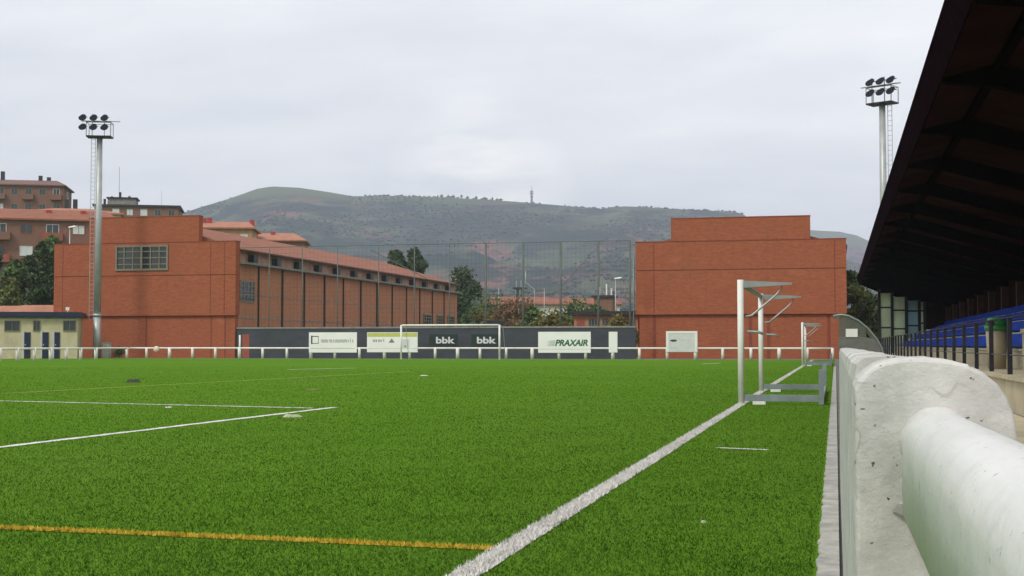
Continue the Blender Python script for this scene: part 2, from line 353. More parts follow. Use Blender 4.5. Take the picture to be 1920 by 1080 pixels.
# ------------------------------------------------------------------ world, sun
SUN_EL, SUN_AZ = math.radians(46), math.radians(205)   # azimuth measured from +Y towards +X
w = bpy.data.worlds.new('World'); S.world = w; w.use_nodes = True; nt = w.node_tree; bg = nt.nodes['Background']
sky = nd(nt, 'ShaderNodeTexSky', sky_type='NISHITA'); sky.sun_disc = False; sky.sun_elevation = SUN_EL; sky.sun_rotation = SUN_AZ
sky.air_density = 1.0; sky.dust_density = 3.0
tc = nd(nt, 'ShaderNodeTexCoord').outputs['Generated']
sp = nd(nt, 'ShaderNodeSeparateXYZ'); nt.links.new(tc, sp.inputs[0])
def MT(op, a, b):
    n = nd(nt, 'ShaderNodeMath', operation=op)
    for i, v in enumerate((a, b)):
        if isinstance(v, (int, float)): n.inputs[i].default_value = v
        else: nt.links.new(v, n.inputs[i])
    return n.outputs[0]
zz = MT('ADD', MT('MAXIMUM', sp.outputs[2], 0.0), .16)
cv = nd(nt, 'ShaderNodeCombineXYZ'); nt.links.new(MT('DIVIDE', sp.outputs[0], zz), cv.inputs[0]); nt.links.new(MT('DIVIDE', sp.outputs[1], zz), cv.inputs[1])
n1 = ramp(nt, noise_tex(nt, cv.outputs[0], .62, 6, .52), .30, .68)
n2 = ramp(nt, noise_tex(nt, mapping(nt, cv.outputs[0], (1.0, 1.6, 1)), 1.9, 7, .58), .35, .70)
nm = MT('ADD', MT('MULTIPLY', n1, .65), MT('MULTIPLY', n2, .35))
cl = mixcol(nt, (6.15, 6.35, 6.85), (8.95, 8.95, 8.9), nm)          # sunlit overcast, same units as the sky texture
dv = Rt*((900-960)/F_PX)+Fh+Vector((0, 0, (HOR-350)/F_PX)); dv.normalize()
dn = nd(nt, 'ShaderNodeVectorMath', operation='DOT_PRODUCT'); nrm = nd(nt, 'ShaderNodeVectorMath', operation='NORMALIZE'); nt.links.new(tc, nrm.inputs[0]); nt.links.new(nrm.outputs[0], dn.inputs[0]); dn.inputs[1].default_value = dv
gap = MT('MULTIPLY', ramp(nt, dn.outputs['Value'], math.cos(math.radians(4.2)), 1.0), ramp(nt, noise_tex(nt, mapping(nt, cv.outputs[0], (1.5, 1.5, 1)), 1.6, 6, .6), .36, .6))
cl = mixcol(nt, cl, (9.9, 9.75, 9.3), gap)                      # thinner cloud over the hill
allsky = mixcol(nt, sky.outputs[0], cl, .92)
nt.links.new(allsky, bg.inputs['Color']); bg.inputs['Strength'].default_value = .1
sun = bpy.data.lights.new('sun', 'SUN'); sun.energy = 1.4; sun.angle = math.radians(11); sun.color = (1, .96, .9)
so = bpy.data.objects.new('sun', sun); COL.objects.link(so); so.location = (0, 0, 60)
sd = Vector((math.sin(SUN_AZ)*math.cos(SUN_EL), math.cos(SUN_AZ)*math.cos(SUN_EL), math.sin(SUN_EL)))
so.rotation_euler = sd.to_track_quat('Z', 'Y').to_euler()
S.view_settings.view_transform = 'Standard'; S.view_settings.look = 'None'; S.view_settings.exposure = 0.45
# ------------------------------------------------------------------ ground, pitch, lines
def sheet(name, x0, x1, y0, y1, z, m, kind='structure'):
    o = MB().add([(x0, y0, z), (x1, y0, z), (x1, y1, z), (x0, y1, z)], [(0, 1, 2, 3)]).build(name, m, fix=False); return tag(o, kind=kind)
sheet('ground', -4200, 4200, -1200, 5200, -.03, M['field'])
sheet('apron', -75, 25, -12, 160, -.015, M['apron'])
PITCH_END = 91.0
sheet('pitch', -58, -.080, -6, PITCH_END, 0, M['turf'])
XT = gnd(1390, 758).x                                             # touchline
def ragged_strip(a, b, wdt, z, n, amp, seed):
    a, b = Vector(a), Vector(b); d = (b-a); L = d.length; d.normalize(); p = Vector((-d.y, d.x, 0)); vs = []; fs = []
    r = random.Random(seed)
    for i in range(n+1):
        c = a+d*(L*i/n)
        for sgn in (-1, 1): q = c+p*sgn*(wdt/2+r.uniform(-amp, amp)); vs.append((q.x, q.y, z))
    for i in range(n): fs.append((2*i, 2*i+1, 2*i+3, 2*i+2))
    return vs, fs
LINES = []
def line(name, a, b, wdt, m, bm=None, n=60, amp=.006, dens=0):
    vs, fs = ragged_strip(a, b, wdt, .004, n, amp, len(LINES)); nb = len(fs)
    o = MB(); o.add(vs, fs); LINES.append((Vector(a).xy, Vector(b).xy, wdt))
    mi = [0]*nb
    if dens:
        A, B = Vector(a), Vector(b); d = B-A; L = d.length; d.normalize(); p = Vector((-d.y, d.x, 0)); r = random.Random(5+len(LINES))
        for i in range(dens):
            t = L*(r.random()**1.9 if bm is M['blade_white'] else r.random()); s_ = r.uniform(-.54, .54)*wdt
            c = A+d*t+p*s_; an = r.random()*6.28; w_ = r.uniform(.003, .006)*(1+.04*t); h = r.uniform(.012, .028); lx, ly = r.uniform(-.014, .014), r.uniform(-.014, .014)
            o.add([(c.x-w_*math.cos(an), c.y-w_*math.sin(an), .002), (c.x+w_*math.cos(an), c.y+w_*math.sin(an), .002), (c.x+lx, c.y+ly, h)], [(0, 1, 2)]); mi.append(1)
    ob = o.build(name, [m, bm or m], fix=False); ob.data.polygons.foreach_set('material_index', mi)
    return tag(ob, kind='structure')
line('touchline', (XT, 4.2, 0), (XT, 89, 0), .115, M['line_white'], M['blade_white'], 500, .010, 30000)
yl = gnd(925, 1031); yl2 = gnd(8, 992); yd = (yl2-yl).normalized()
line('yellow_pitch_line', yl, yl+yd*14, .055, M['line_yellow'], M['blade_yellow'], 160, .006, 16000)
pa = gnd(628, 764); pb = gnd(8, 838); pdv = (pb-pa).normalized(); line('penalty_area_side_line', pa, pa+pdv*22, .12, M['line_white'], None, 200, .016)
pc = gnd(588, 765.5); pdd = gnd(8, 752); line('penalty_area_front_line', pc, pc+(pdd-pc)*1.6, .12, M['line_white'], None, 200, .03)
ya = gnd(8, 738); yb = gnd(560, 708); line('faded_yellow_line', ya, yb+(yb-ya)*.7, .12, M['line_faded'], None, 60, .01)
line('far_penalty_area_line', gnd(540, 693), gnd(668, 690), .18, M['line_white'], None, 30, .02)
line('coaching_mark', gnd(1344, 840), gnd(1440, 844), .085, M['line_white'], None, 20, .012)
line('far_corner_mark', gnd(1316, 682.5), gnd(1350, 681), .2, M['line_white'], None, 10, .01)
line('far_goal_line', (XT, 87.3, 0), (-54, 87.3, 0), .12, M['line_white'], None, 10, .0)
# turf fibres: denser close to the ground-level viewer
def fibres():
    N1, N2 = 430000, 130000
    d = np.concatenate([rng.uniform(60**-.6, 3.6**-.6, N1)**(-1/.6), 5+70*rng.beta(1.15, 3.2, N2)])
    lim = np.concatenate([np.full(N1, 1.3), np.full(N2, 2.0)])
    n = len(d)
    u = rng.uniform(-1, 1, n)*(d*.40+lim); cx = math.cos(yaw); sx = math.sin(yaw)
    x = u*cx-d*sx; y = u*sx+d*cx
    keep = (x < -.10) & (x > -57) & (y < PITCH_END-1) & (y > -4)
    for a, b, wd in LINES[:5]:
        ab = np.array(b-a); L = np.linalg.norm(ab); ab = ab/L
        t = (x-a[0])*ab[0]+(y-a[1])*ab[1]; s_ = np.abs((x-a[0])*-ab[1]+(y-a[1])*ab[0])
        keep &= ~((t > 0) & (t < L) & (s_ < wd*.5*rng.uniform(.72, 1.12, n)))
    x, y, d = x[keep], y[keep], d[keep]; n = len(x)
    an = rng.uniform(0, 2*math.pi, n); wd = rng.uniform(.0011, .0022, n)*(1+d*.045); h = rng.uniform(.008, .018, n)*(1+.004*d)
    lx = rng.normal(0, .011, n); ly = rng.normal(0, .011, n)
    v = np.empty((n, 3, 3)); v[:, 0] = np.stack([x-wd*np.cos(an), y-wd*np.sin(an), np.full(n, .001)], 1)
    v[:, 1] = np.stack([x+wd*np.cos(an), y+wd*np.sin(an), np.full(n, .001)], 1); v[:, 2] = np.stack([x+lx, y+ly, h], 1)
    me = bpy.data.meshes.new('turf_fibres'); me.vertices.add(n*3); me.vertices.foreach_set('co', v.reshape(-1))
    me.loops.add(n*3); me.loops.foreach_set('vertex_index', np.arange(n*3, dtype=np.int32))
    me.polygons.add(n); me.polygons.foreach_set('loop_start', np.arange(0, n*3, 3, dtype=np.int32))
    me.materials.append(M['blade']); me.update(calc_edges=True)
    o = bpy.data.objects.new('turf_fibres', me); COL.objects.link(o); tag(o, 'short green artificial turf fibres covering the pitch', 'turf', kind='stuff')
fibres()
# ------------------------------------------------------------------ near barrier
PB = 1.5
def roughen(o, amp, scl, seed=0.0):
    for v in o.data.vertices:
        p = v.co*scl+Vector((seed, 0, 0)); v.co += Vector((mnoise.noise(p), 0, mnoise.noise(p+Vector((7, 3, 1)))))*amp
bar = thing('concrete_barrier', 'old white painted concrete barrier with round topped post beside the turf', 'barrier', (at(1602, 700, PB).x, PB, 0))
prof0 = [(1602, 728), (1609, 714), (1622, 699), (1640, 686), (1662, 677), (1690, 672.5), (1722, 671), (1755, 671.5), (1785, 675), (1815, 683), (1845, 698), (1870, 720), (1890, 748), (1904, 785), (1911, 825)]
prof = []
for i in range(len(prof0)-1):
    for k in range(4): prof.append(tuple(prof0[i][j]+(prof0[i+1][j]-prof0[i][j])*k/4 for j in (0, 1)))
prof.append(prof0[-1])
pp = [at(x, y, PB) for x, y in prof]; pf = [(p.x, p.z) for p in pp]; xl, xr = pf[0][0], pf[-1][0]
full = [(xl, 0.0)]+[(xl, z) for z in np.linspace(.05, pf[0][1]-.006, 90)]+pf+[(xr, z) for z in np.linspace(pf[-1][1]-.006, 0.05, 90)]+[(xr, 0.0)]
def slab_post():
    cx_ = (xl+xr)/2; cz = .80; rows = []
    for (yy, inset) in ((PB+.007, .0125), (PB+.002, .006), (PB, .011),):
        pass
    mb = MB(); n = len(full); ys = [(PB, .0045), (PB+.0015, .0018), (PB+.005, 0), (PB+.10, 0), (PB+.2, 0)]
    vs = []
    for yy, ins in ys:
        for (x, z) in full:
            dx, dz = x-cx_, max(0, z-cz); l = math.hypot(dx, dz) or 1; vs.append((x-dx/l*ins, yy, z-(dz/l*ins)))
    fs = [tuple(range(n))]+[(i*n+k, i*n+(k+1) % n, (i+1)*n+(k+1) % n, (i+1)*n+k) for i in range(len(ys)-1) for k in range(n)]
    mb.add(vs, fs); o = mb.build('end_post', M['oldwhite'], bar)
    for v in o.data.vertices:
        p = v.co*26; p2 = v.co*90; v.co += Vector((mnoise.noise(p)+.5*mnoise.noise(p2), .2*mnoise.noise(p+Vector((2, 9, 4))), mnoise.noise(p+Vector((7, 3, 1)))+.5*mnoise.noise(p2+Vector((4, 4, 4)))))*.0014
slab_post()
wl, wr, wt = xl+.0015, xr-.006, .928
nseg = 60; vs = []; fs = []
prf = [(wl, 0), (wl, .4), (wl, wt-.03), (wl+.004, wt-.008), (wl+.014, wt), (wl+.045, wt+.003), (wl+.075, wt+.001), (.105, wt-.006), (.125, wt-.022), (.145, wt-.045), (wr-.01, wt-.10), (wr, wt-.16), (wr, 0)]
for i in range(nseg+1):
    y = PB+.2+(8.9-PB-.2)*i/nseg
    for k, (x, z) in enumerate(prf):
        q = Vector((x*9, y*2.4, z*9)); g = .0028 if z > .3 else 0
        vs.append((x+g*.5*mnoise.noise(q*1.3), y, z+(g*1.1*mnoise.noise(q) if z > .8 else 0)))
n = len(prf)
for i in range(nseg):
    for k in range(n-1): fs.append((i*n+k, i*n+k+1, (i+1)*n+k+1, (i+1)*n+k))
fs += [tuple(range(n)), tuple(range(nseg*n, nseg*n+n))]
MB().add(vs, fs).build('wall', M['oldwhite'], bar)
# rounded rail beam running from the post past the viewer
c0 = at(1760, 834, PB); lft = at(1691, 834, PB).x; rr = c0.x-lft; zb = at(1690, 962, PB).z
bprof = [(c0.x-rr, zb)]+[(c0.x-rr*math.cos(t), c0.z+rr*math.sin(t)) for t in np.linspace(0, math.pi, 25)]+[(c0.x+rr, zb)]
vs = []; fs = []; n = len(bprof); ys = np.linspace(PB+.02, -1.2, 50)
for y in ys:
    for (x, z) in bprof:
        q = Vector((x*14, y*2, z*14)); vs.append((x+.0012*mnoise.noise(q), y, z+.0016*mnoise.noise(q+Vector((3, 1, 8)))+.009*(PB-y)))
for i in range(len(ys)-1):
    for k in range(n): fs.append((i*n+k, i*n+(k+1) % n, (i+1)*n+(k+1) % n, (i+1)*n+k))
MB().add(vs, fs, True).build('rail_beam', M['railwhite'], bar)
# mortar fillet where the beam enters the post
vs = []; fs = []; rf = random.Random(3)
for j, (gy, gr) in enumerate(((PB+.012, .004), (PB-.001, .0025), (PB-.004, -.0012))):
    for i, t in enumerate(np.linspace(-.25, math.pi, 30)):
        r_ = rr+gr*(1+(.5*mnoise.noise(Vector((t*3, 0, 0))) if gr > 0 else 0)); vs.append((c0.x-r_*math.cos(t), gy, c0.z+r_*math.sin(t)))
for j in range(2):
    for i in range(29): fs.append((j*30+i, j*30+i+1, (j+1)*30+i+1, (j+1)*30+i))
MB().add(vs, fs, True).build('mortar_joint', M['oldwhite'], bar)
MB().add([(lft-.004, PB-.001, zb+.010), (lft+.004, PB-.02, zb+.012), (lft+.006, PB-.012, zb-.004), (lft-.012, PB-.003, zb+.003), (lft+.002, PB+.004, zb+.014)], [(0, 1, 2, 3), (0, 4, 1), (3, 2, 4, 0)]).build('mortar_flake', M['oldwhite'], bar)
# rough footing along the edge of the turf
r = random.Random(11); vs = []; fs = []; nf = 1000; xe = .006
for i in range(nf+1):
    y = -3+65*(i/nf)**1.25; j = mnoise.noise(Vector((y*5.1, 0, 0)))*.010+mnoise.noise(Vector((y*19, 4, 0)))*.006+(r.uniform(.008, .022) if r.random() < .04 else 0)+r.uniform(-.003, .003)
    z = .012+.0012*mnoise.noise(Vector((y*3, 5, 0)))
    vs += [(-.088+j, y, -.01), (-.086+j, y, z), (-.04, y, z), (xe, y, z+.001), (xe, y, -.01)]
for i in range(nf):
    for k in range(4): fs.append((5*i+k, 5*i+k+1, 5*i+5+k+1, 5*i+5+k))
o = MB().add(vs, fs).build('kerb', mat('worn_kerb', (.42, .41, .37), .9, .28, 6, .5, 60, dirt=(.22, .21, .17), dirt_amt=.6)); tag(o, kind='structure')
# ------------------------------------------------------------------ small-sided goals on the touchline
def make_goal():
    g = thing('training_goal', 'nearer white portable goal with grey folding frame standing on the touchline', 'goal', (0, 0, 0), 'portable goals on the touchline')
    Lg, Hg = 6.0, 2.0
    for y in (0, Lg):
        MB().tube([(0, y, 0), (0, y, Hg+.01)], .052, 14).build('post', M['white'], g)
    MB().tube([(0, .052, Hg-.045), (0, Lg-.052, Hg-.045)], .045, 12).build('crossbar', M['alu'], g)
    for y in (0, Lg):
        a = MB(); a.add([(.05, y-.03, Hg-.12), (.05, y+.03, Hg-.12), (.05, y+.03, Hg-.005), (.05, y-.03, Hg-.005), (.82, y-.02, Hg-.075), (.82, y+.02, Hg-.075), (.82, y+.02, Hg-.045), (.82, y-.02, Hg-.045)],
              [(0, 1, 2, 3), (4, 5, 6, 7), (0, 1, 5, 4), (1, 2, 6, 5), (2, 3, 7, 6), (3, 0, 4, 7)]); a.build('top_arm', M['alu'], g)
        MB().tube([(.66, y, Hg-.10), (.64, y, Hg-.17), (.56, y, Hg-.25), (.18, y, Hg-.57), (.08, y, Hg-.585)], .017, 8).build('strut', M['galv'], g)
        MB().tube([(.10, y, 1.17), (.28, y, 1.16), (.36, y, 1.13)], .022, 8).build('net_hook', M['alu'], g)
        MB().box(.055, 1.22, y-.035, y+.035, .045, .15).build('base_bar', M['alu_dark'], g)
        MB().box(.20, .40, y-.33, y-.20, .004, .05).build('weight_block', M['white'], g)
    MB().box(1.225, 1.30, .2, Lg-.1, .05, .13).build('rear_bar', M['alu_dark'], g)
    for y in (-.05, Lg-.15): MB().box(1.225, 1.305, y, y+.20, .0, .56).build('wheel_leg', M['alu_dark'], g)
    return g
g1 = make_goal(); p = gnd(1390, 757.5); g1.location = (p.x, p.y, .004)
g2 = copy_tree(g1); g2.location = (XT, 63, .004); g2['label'] = 'farther white portable goal close to the right brick building end of touchline'
# ------------------------------------------------------------------ far goal
PG = 87.4; a = at(752, 672, PG).x; b = at(936.5, 672, PG).x
fg = thing('football_goal', 'full size white goal frame in front of the blue grey wall', 'goal', ((a+b)/2, PG, 0))
for x in (a, b): MB().tube([(x, PG, 0), (x, PG, 2.36)], .065, 12).build('post', M['white'], fg)
MB().tube([(a+.06, PG, 2.34), (b-.06, PG, 2.34)], .06, 12).build('crossbar', M['white'], fg)
for x in (a, b): MB().tube([(x, PG+.05, 2.3), (x, PG+1.0, 2.25), (x, PG+1.7, .05)], .02, 6).build('net_stay', M['galv'], fg)
# ------------------------------------------------------------------ perimeter fence
PF = 89.6
fence = thing('rail_fence', 'long low white tubular rail fence round the far end of pitch', 'fence', (at(900, 672, PF).x, PF, 0))
fx = [238, 275, 318, 361, 404, 449, 492.5, 538, 583, 628, 674, 721, 768, 816, 858, 900, 949, 998, 1048, 1098, 1149, 1199, 1251, 1304, 1355, 1408, 1461, 1514, 1561]
rail_pts = []
left = [(38, 82.0), (69, 84), (100, 85.7), (129, 87.3), (157, 88.8), (183, 90.3), (210, 92)]
RZ = .76
for px, zc in left:
    q = Fh*zc+Rt*((px-960)/F_PX*zc); rail_pts.append(Vector((q.x, q.y-2.0, RZ)))
for px in fx:
    q = at(px, 656, PF); rail_pts.append(Vector((q.x, PF, RZ)))
for i, q in enumerate(rail_pts):
    MB().tube([(q.x, q.y, -.01), (q.x, q.y, RZ+.03)], (.10 if i % 3 else .125), 8).build('post', M['white_warm'], fence)
MB().tube(rail_pts, .062, 8).build('rail', M['white_warm'], fence)
q = at(449.5, 650, PF+.25); o = MB().tube([(q.x, PF+.25, 0), (q.x, PF+.25, 1.72)], .07, 8).build('flag_post', M['white_warm']); tag(o, 'slim white pole taller than the fence beside the brick corner', 'pole')
# adverts fixed to the fence
def board(name, label, x0, x1, y0, y1, m, Y=PF-.14, th=.05, cat='advert board'):
    A = at(x0, y1, Y); B = at(x1, y0, Y); sgn = thing(name, label, cat, ((A.x+B.x)/2, Y, A.z))
    MB().box(A.x, B.x, Y, Y+th, A.z, B.z).build('panel', m, sgn, bevel=.008)
    return sgn, A.x, B.x, A.z, B.z, Y
def marks(parent, x0, x1, z0, z1, Y, m, n, seed, name='lettering'):
    r = random.Random(seed); mb = MB(); x = x0; stepw = (x1-x0)/n
    for i in range(n):
        c = r.choice('nomaecstlu'); hgt = (z1-z0)*(1.0 if c in 'tl' else .72); t = stepw*.22; yy0, yy1 = Y-.006, Y-.001
        mb.box(x, x+t, yy0, yy1, z0, z0+hgt)
        if c in 'nmoau': mb.box(x+stepw*.55, x+stepw*.55+t, yy0, yy1, z0, z0+hgt)
        if c in 'noaem': mb.box(x+t, x+stepw*.55, yy0, yy1, z0+hgt-t, z0+hgt)
        if c in 'oaceu': mb.box(x+t, x+stepw*.55, yy0, yy1, z0, z0+t)
        if c in 'sce': mb.box(x+t, x+stepw*.6, yy0, yy1, z0+hgt*.5, z0+hgt*.5+t)
        x += stepw
    return mb.build(name, m, parent)
sg, x0, x1, z0, z1, Y = board('advert_board', 'white advert board with small square emblem and a line of grey letters', 579, 669, 623, 661, M['board'])
Wd, Hd = x1-x0, z1-z0
e = MB()
for q in ((.045, .075, .42, .84), (.075, .20, .78, .82), (.075, .20, .44, .47), (.195, .205, .44, .82)): e.box(x0+Wd*q[0], x0+Wd*q[1], Y-.006, Y-.001, z0+Hd*q[2], z0+Hd*q[3])
e.build('emblem', M['ink_dark'], sg)
marks(sg, x0+Wd*.26, x0+Wd*.95, z0+Hd*.50, z0+Hd*.70, Y, M['ink'], 17, 2)
MB().box(x0+Wd*.05, x0+Wd*.96, Y-.004, Y-.001, z0+Hd*.19, z0+Hd*.225).build('stripe', mat('stripe_khaki', (.5, .5, .36), .6), sg)
sg, x0, x1, z0, z1, Y = board('advert_board', 'white advert board with lime green band along its top behind the goalpost', 688, 783, 623, 660.5, M['board'])
Wd, Hd = x1-x0, z1-z0
MB().box(x0+.03, x1-.03, Y-.006, Y-.001, z0+Hd*.78, z0+Hd*.97).build('band', M['yellowgreen'], sg)
marks(sg, x0+Wd*.12, x0+Wd*.38, z0+Hd*.52, z0+Hd*.68, Y, M['ink'], 5, 4)
MB().prism([(x0+Wd*.43, z0+Hd*.48), (x0+Wd*.55, z0+Hd*.48), (x0+Wd*.49, z0+Hd*.70)], 'y', Y-.006, Y-.001).build('emblem', M['ink'], sg)
MB().box(x0+Wd*.68, x0+Wd*.84, Y-.005, Y-.001, z0+Hd*.22, z0+Hd*.66).build('picture', M['ad_grey'], sg)
MB().tube([(x0+Wd*.76, Y-.012, z0+Hd*.30), (x0+Wd*.76, Y-.002, z0+Hd*.30)], .06, 12).build('dot', M['ink'], sg)
MB().box(x0+Wd*.02, x1-Wd*.02, Y-.004, Y-.001, z0+Hd*.175, z0+Hd*.205).build('stripe', M['ad_grey'], sg)
sg, x0, x1, z0, z1, Y = board('advert_board', 'white advert board with bold slanted green lettering and speed lines', 1009, 1107.5, 622, 661.5, M['board'])
Wd, Hd = x1-x0, z1-z0
text('PRAXAIR', Hd*.40, (x0+Wd*.63, Y-.006, z0+Hd*.46), M['ink_green'], sg, wx=.98, shear=.25, off=.022)
e = MB()
for k in range(6): e.prism([(x0+Wd*(.16+.02*(k % 3)), z0+Hd*(.34+.045*k)), (x0+Wd*.315+.01*k, z0+Hd*(.34+.045*k)), (x0+Wd*.318+.012*k, z0+Hd*(.362+.045*k)), (x0+Wd*(.19+.02*(k % 3)), z0+Hd*(.355+.045*k))], 'y', Y-.006, Y-.001)
e.build('speed_lines', mat('ink_mid_green', (.22, .36, .26), .6), sg)
MB().box(x0+Wd*.02, x1-Wd*.02, Y-.004, Y-.001, z0+Hd*.16, z0+Hd*.19).build('stripe', M['ad_grey'], sg)
board('notice_board', 'narrow upright blank white board on the fence left of brick building', 1141.5, 1157.5, 622, 661, M['board'], cat='notice board')
sg, x0, x1, z0, z1, Y = board('advert_board', 'white framed advert panel with dark oval mark before the right brick wall', 1249, 1307.5, 621, 660, M['ad_grey'])
Wd, Hd = x1-x0, z1-z0; e = MB()
e.box(x0, x1, Y-.02, Y-.001, z1-Hd*.1, z1+.01); e.box(x0, x0+Wd*.08, Y-.02, Y-.001, z0, z1-Hd*.1); e.box(x1-Wd*.08, x1, Y-.02, Y-.001, z0, z1-Hd*.1); e.build('frame', M['white'], sg)
MB().add([(x0+Wd*(.24+.11*math.cos(t)), Y-.008, z0+Hd*(.55+.055*math.sin(t))) for t in np.linspace(0, 6.1, 16)], [tuple(range(16))]).build('oval_mark', M['ink_dark'], sg)
marks(sg, x0+Wd*.42, x0+Wd*.80, z0+Hd*.52, z0+Hd*.66, Y, M['ink_pale'], 6, 9); marks(sg, x0+Wd*.12, x0+Wd*.36, z0+Hd*.18, z0+Hd*.27, Y, M['ink_pale'], 6, 10); marks(sg, x0+Wd*.55, x0+Wd*.85, z0+Hd*.2, z0+Hd*.29, Y, M['ink_pale'], 6, 12)
q = at(293.5, 654.5, PF-.12)
o = MB().tube([(q.x, q.y-.09, q.z), (q.x, q.y-.06, q.z), (q.x, q.y+.02, q.z)], .21, 20, .225).build('round_disc', mat('disc_cream', (.70, .62, .48), .6, .1)); tag(o, 'round cream disc hanging on the white rail before the left brick wall', 'disc')
# ------------------------------------------------------------------ blue-grey end wall with banners
PW = 94.6; xa = at(441, 640, PW).x; xb = at(1192, 640, PW).x; zt = at(800, 615.5, PW).z
dw = thing('end_wall', 'long dark blue grey painted wall behind the far goal', 'wall', ((xa+xb)/2, PW, 0))
MB().box(xa+.05, xb, PW, PW+.3, -.02, zt).build('wall', M['slate'], dw)
MB().box(xa+.05, xb, PW-.04, PW+.34, zt+.002, zt+.12).build('coping', M['ledge'], dw)
A = at(454.5, 672, PW); B = at(468, 627, PW)
MB().box(A.x, B.x, PW-.03, PW-.002, 0, B.z).build('door', M['reddoor'], dw)
for (u0, u1, lab) in ((805, 858, 'left of the two dark green banners with white lettering behind the goal'), (884, 936, 'right of the two dark green banners with white lettering behind the goal')):
    A = at(u0, 648.5, PW); B = at(u1, 626.5, PW); bn = thing('banner', lab, 'banner', ((A.x+B.x)/2, PW-.02, A.z), 'dark green banners on the end wall')
    MB().box(A.x, B.x, PW-.035, PW-.004, A.z, B.z).build('cloth', M['bankgreen'], bn)
    c = at(834 if u0 < 850 else 911, 638.5, PW)
    text('bbk', .66, (c.x, PW-.042, c.z), M['ad_grey'], bn, wx=1.42, off=.02)
# ------------------------------------------------------------------ brick sports halls
def hall(name, label, xL, xR, uL, uR, Y, ytop, yup, depth, yl1, yl2):
    cxp = (xL+xR)/2
    X0, X1 = at(xL, 600, Y).x, at(xR, 600, Y).x; U0, U1 = at(uL, 430, Y).x, at(uR, 430, Y).x
    Z = at(cxp, ytop, Y).z; ZU = at(cxp, yup, Y).z; zA = at(cxp, yl1, Y).z; zB = at(cxp, yl2, Y).z
    h = thing(name, label, 'building', ((X0+X1)/2, Y, 0))
    f = MB(); f.box(X0+.25, X1-.12, Y+.22, Y+.75, -.02, zB-.02); f.box(X0, X1, Y, Y+.75, zB, zA-.03); f.box(X0, X1, Y, Y+.75, zA+.03, Z); f.box(X0+.03, X1-.03, Y+.05, Y+.70, zA-.029, zA+.029)
    f.box(U0, U1, Y+.004, Y+.65, Z+.06, ZU)
    f.build('facade', M['brick'], h)
    e = MB(); e.box(X0-.03, X1+.03, Y-.03, Y+.8, Z+.002, Z+.055); e.build('coping', mat('brick_coping', (.25, .065, .038), .9), h)
    e = MB(); e.box(U0-.03, U1+.03, Y-.03, Y+.7, ZU+.002, ZU+.055); e.build('parapet_coping', M['reddoor'], h)
    return h, X0, X1, U0, U1, Z, ZU, zA, zB
YL = 94.2
lh, X0, X1, U0, U1, Z, ZU, zA, zB = hall('sports_hall', 'long red brick hall with tiled roof on the left of the end wall', 100, 441, 167, 373, YL, 455.5, 407, 62, 517, 592)
A = at(217, 508, YL); B = at(316, 459, YL)
window(lh, A.x, B.x, A.z, B.z, '-y', YL, 6, 4, bar=.14, thick=.10)
MB().box((A.x+B.x)/2-.09, (A.x+B.x)/2+.09, YL-.12, YL-.10, A.z+.14, B.z-.14).build('mullion', M['frame'], lh)
e = MB()
for px in (118, 273, 395, 421): 
    x = at(px, 500, YL).x
    if px > 200: e.box(x-.06, x+.06, YL+.215, YL+.219, 0, zB-.05)
    if px != 273 : e.box(x-.035, x+.035, YL-.004, YL-.001, zB+.1, Z-.1)
e.build('expansion_joint', mat('brick_joint', (.20, .05, .028), .9), lh)
YE = YL+62; zl = at(445, 494, YL).z; XS = X1-.12
zg = at(445, 467, YL).z                                  # roof edge
sb = MB(); sb.box(X0+.3, XS, YL+.755, YE, -.02, zl); sb.build('wall', M['brick_side'], lh)
MB().box(X0+.3, XS-.25, YL+.755, YE-.02, zl+.20, zg).build('attic_band', M['band'], lh)
MB().box(X0+.3, XS+.45, YL+.8, YE+.3, zl+.002, zl+.19).build('ledge', M['ledge'], lh)
MB().box(XS+.455, XS+.56, YL+.8, YE+.3, zl+.02, zl+.17).build('gutter', mat('gutter_grey', (.17, .18, .15), .6), lh)
xm = (U0+U1)/2; ZR = at(270, 408, YL).z
rf = MB(); y0, y1 = YL+.8, YE+.4
rf.add([(XS+.35, y0, zg+.003), (XS+.35, y1, zg+.003), (xm, y1-6, ZR), (xm, y0, ZR), (X0-.2, y0, zg+.003), (X0-.2, y1, zg+.003)], [(0, 1, 2, 3), (3, 2, 5, 4), (1, 5, 2), (0, 3, 4), (0, 4, 5, 1)])
rf.build('roof', M['tile'], lh)
MB().box(XS+.352, XS+.43, y0, y1, zg-.08, zg+.05).build('roof_edge', mat('roof_edge_dark', (.10, .05, .035), .8), lh)
for i in range(13):
    y = YL+3.4+4.55*i
    MB().box(XS-.25, XS+.24, y-.38, y+.38, zl+.22, zl+.86).build('vent', M['dark'], lh)
for i in range(12):
    y = YL+4.35+4.72*i
    if i == 0 or True:
        wd = .22 if i in (1, 3, 5, 6) else .12
        MB().box(XS+.002, XS+.12, y-wd/2, y+wd/2, zt if i < 0 else .0, zl-.03).build('downpipe', mat('pipe_brown', (.055, .035, .028), .8), lh)
for k, (zz_, hh) in enumerate(((3.05, .10), (4.9, .06))):
    MB().box(XS+.003, XS+.03, YL+.8, YE, zz_, zz_+hh).build('string_course', M['ledge'], lh)
A = at(445, 566, YL+1.0); zlo = at(446, 566, YL+1).z; zhi = at(446, 525, YL+1).z
window(lh, YL+1.0, YL+3.7, zlo, zhi, '+x', XS, 4, 4, bar=.12, thick=.06)
for (p0, p1) in ((821, 838), (847, 860), (868, 882)):
    ya_ = YL*(VPX-441)/(VPX-p0); yb_ = YL*(VPX-441)/(VPX-p1)
    window(lh, ya_+.2, yb_-.2, 2.95, 4.5, '+x', XS, 3, 4, bar=.15, thick=.16)
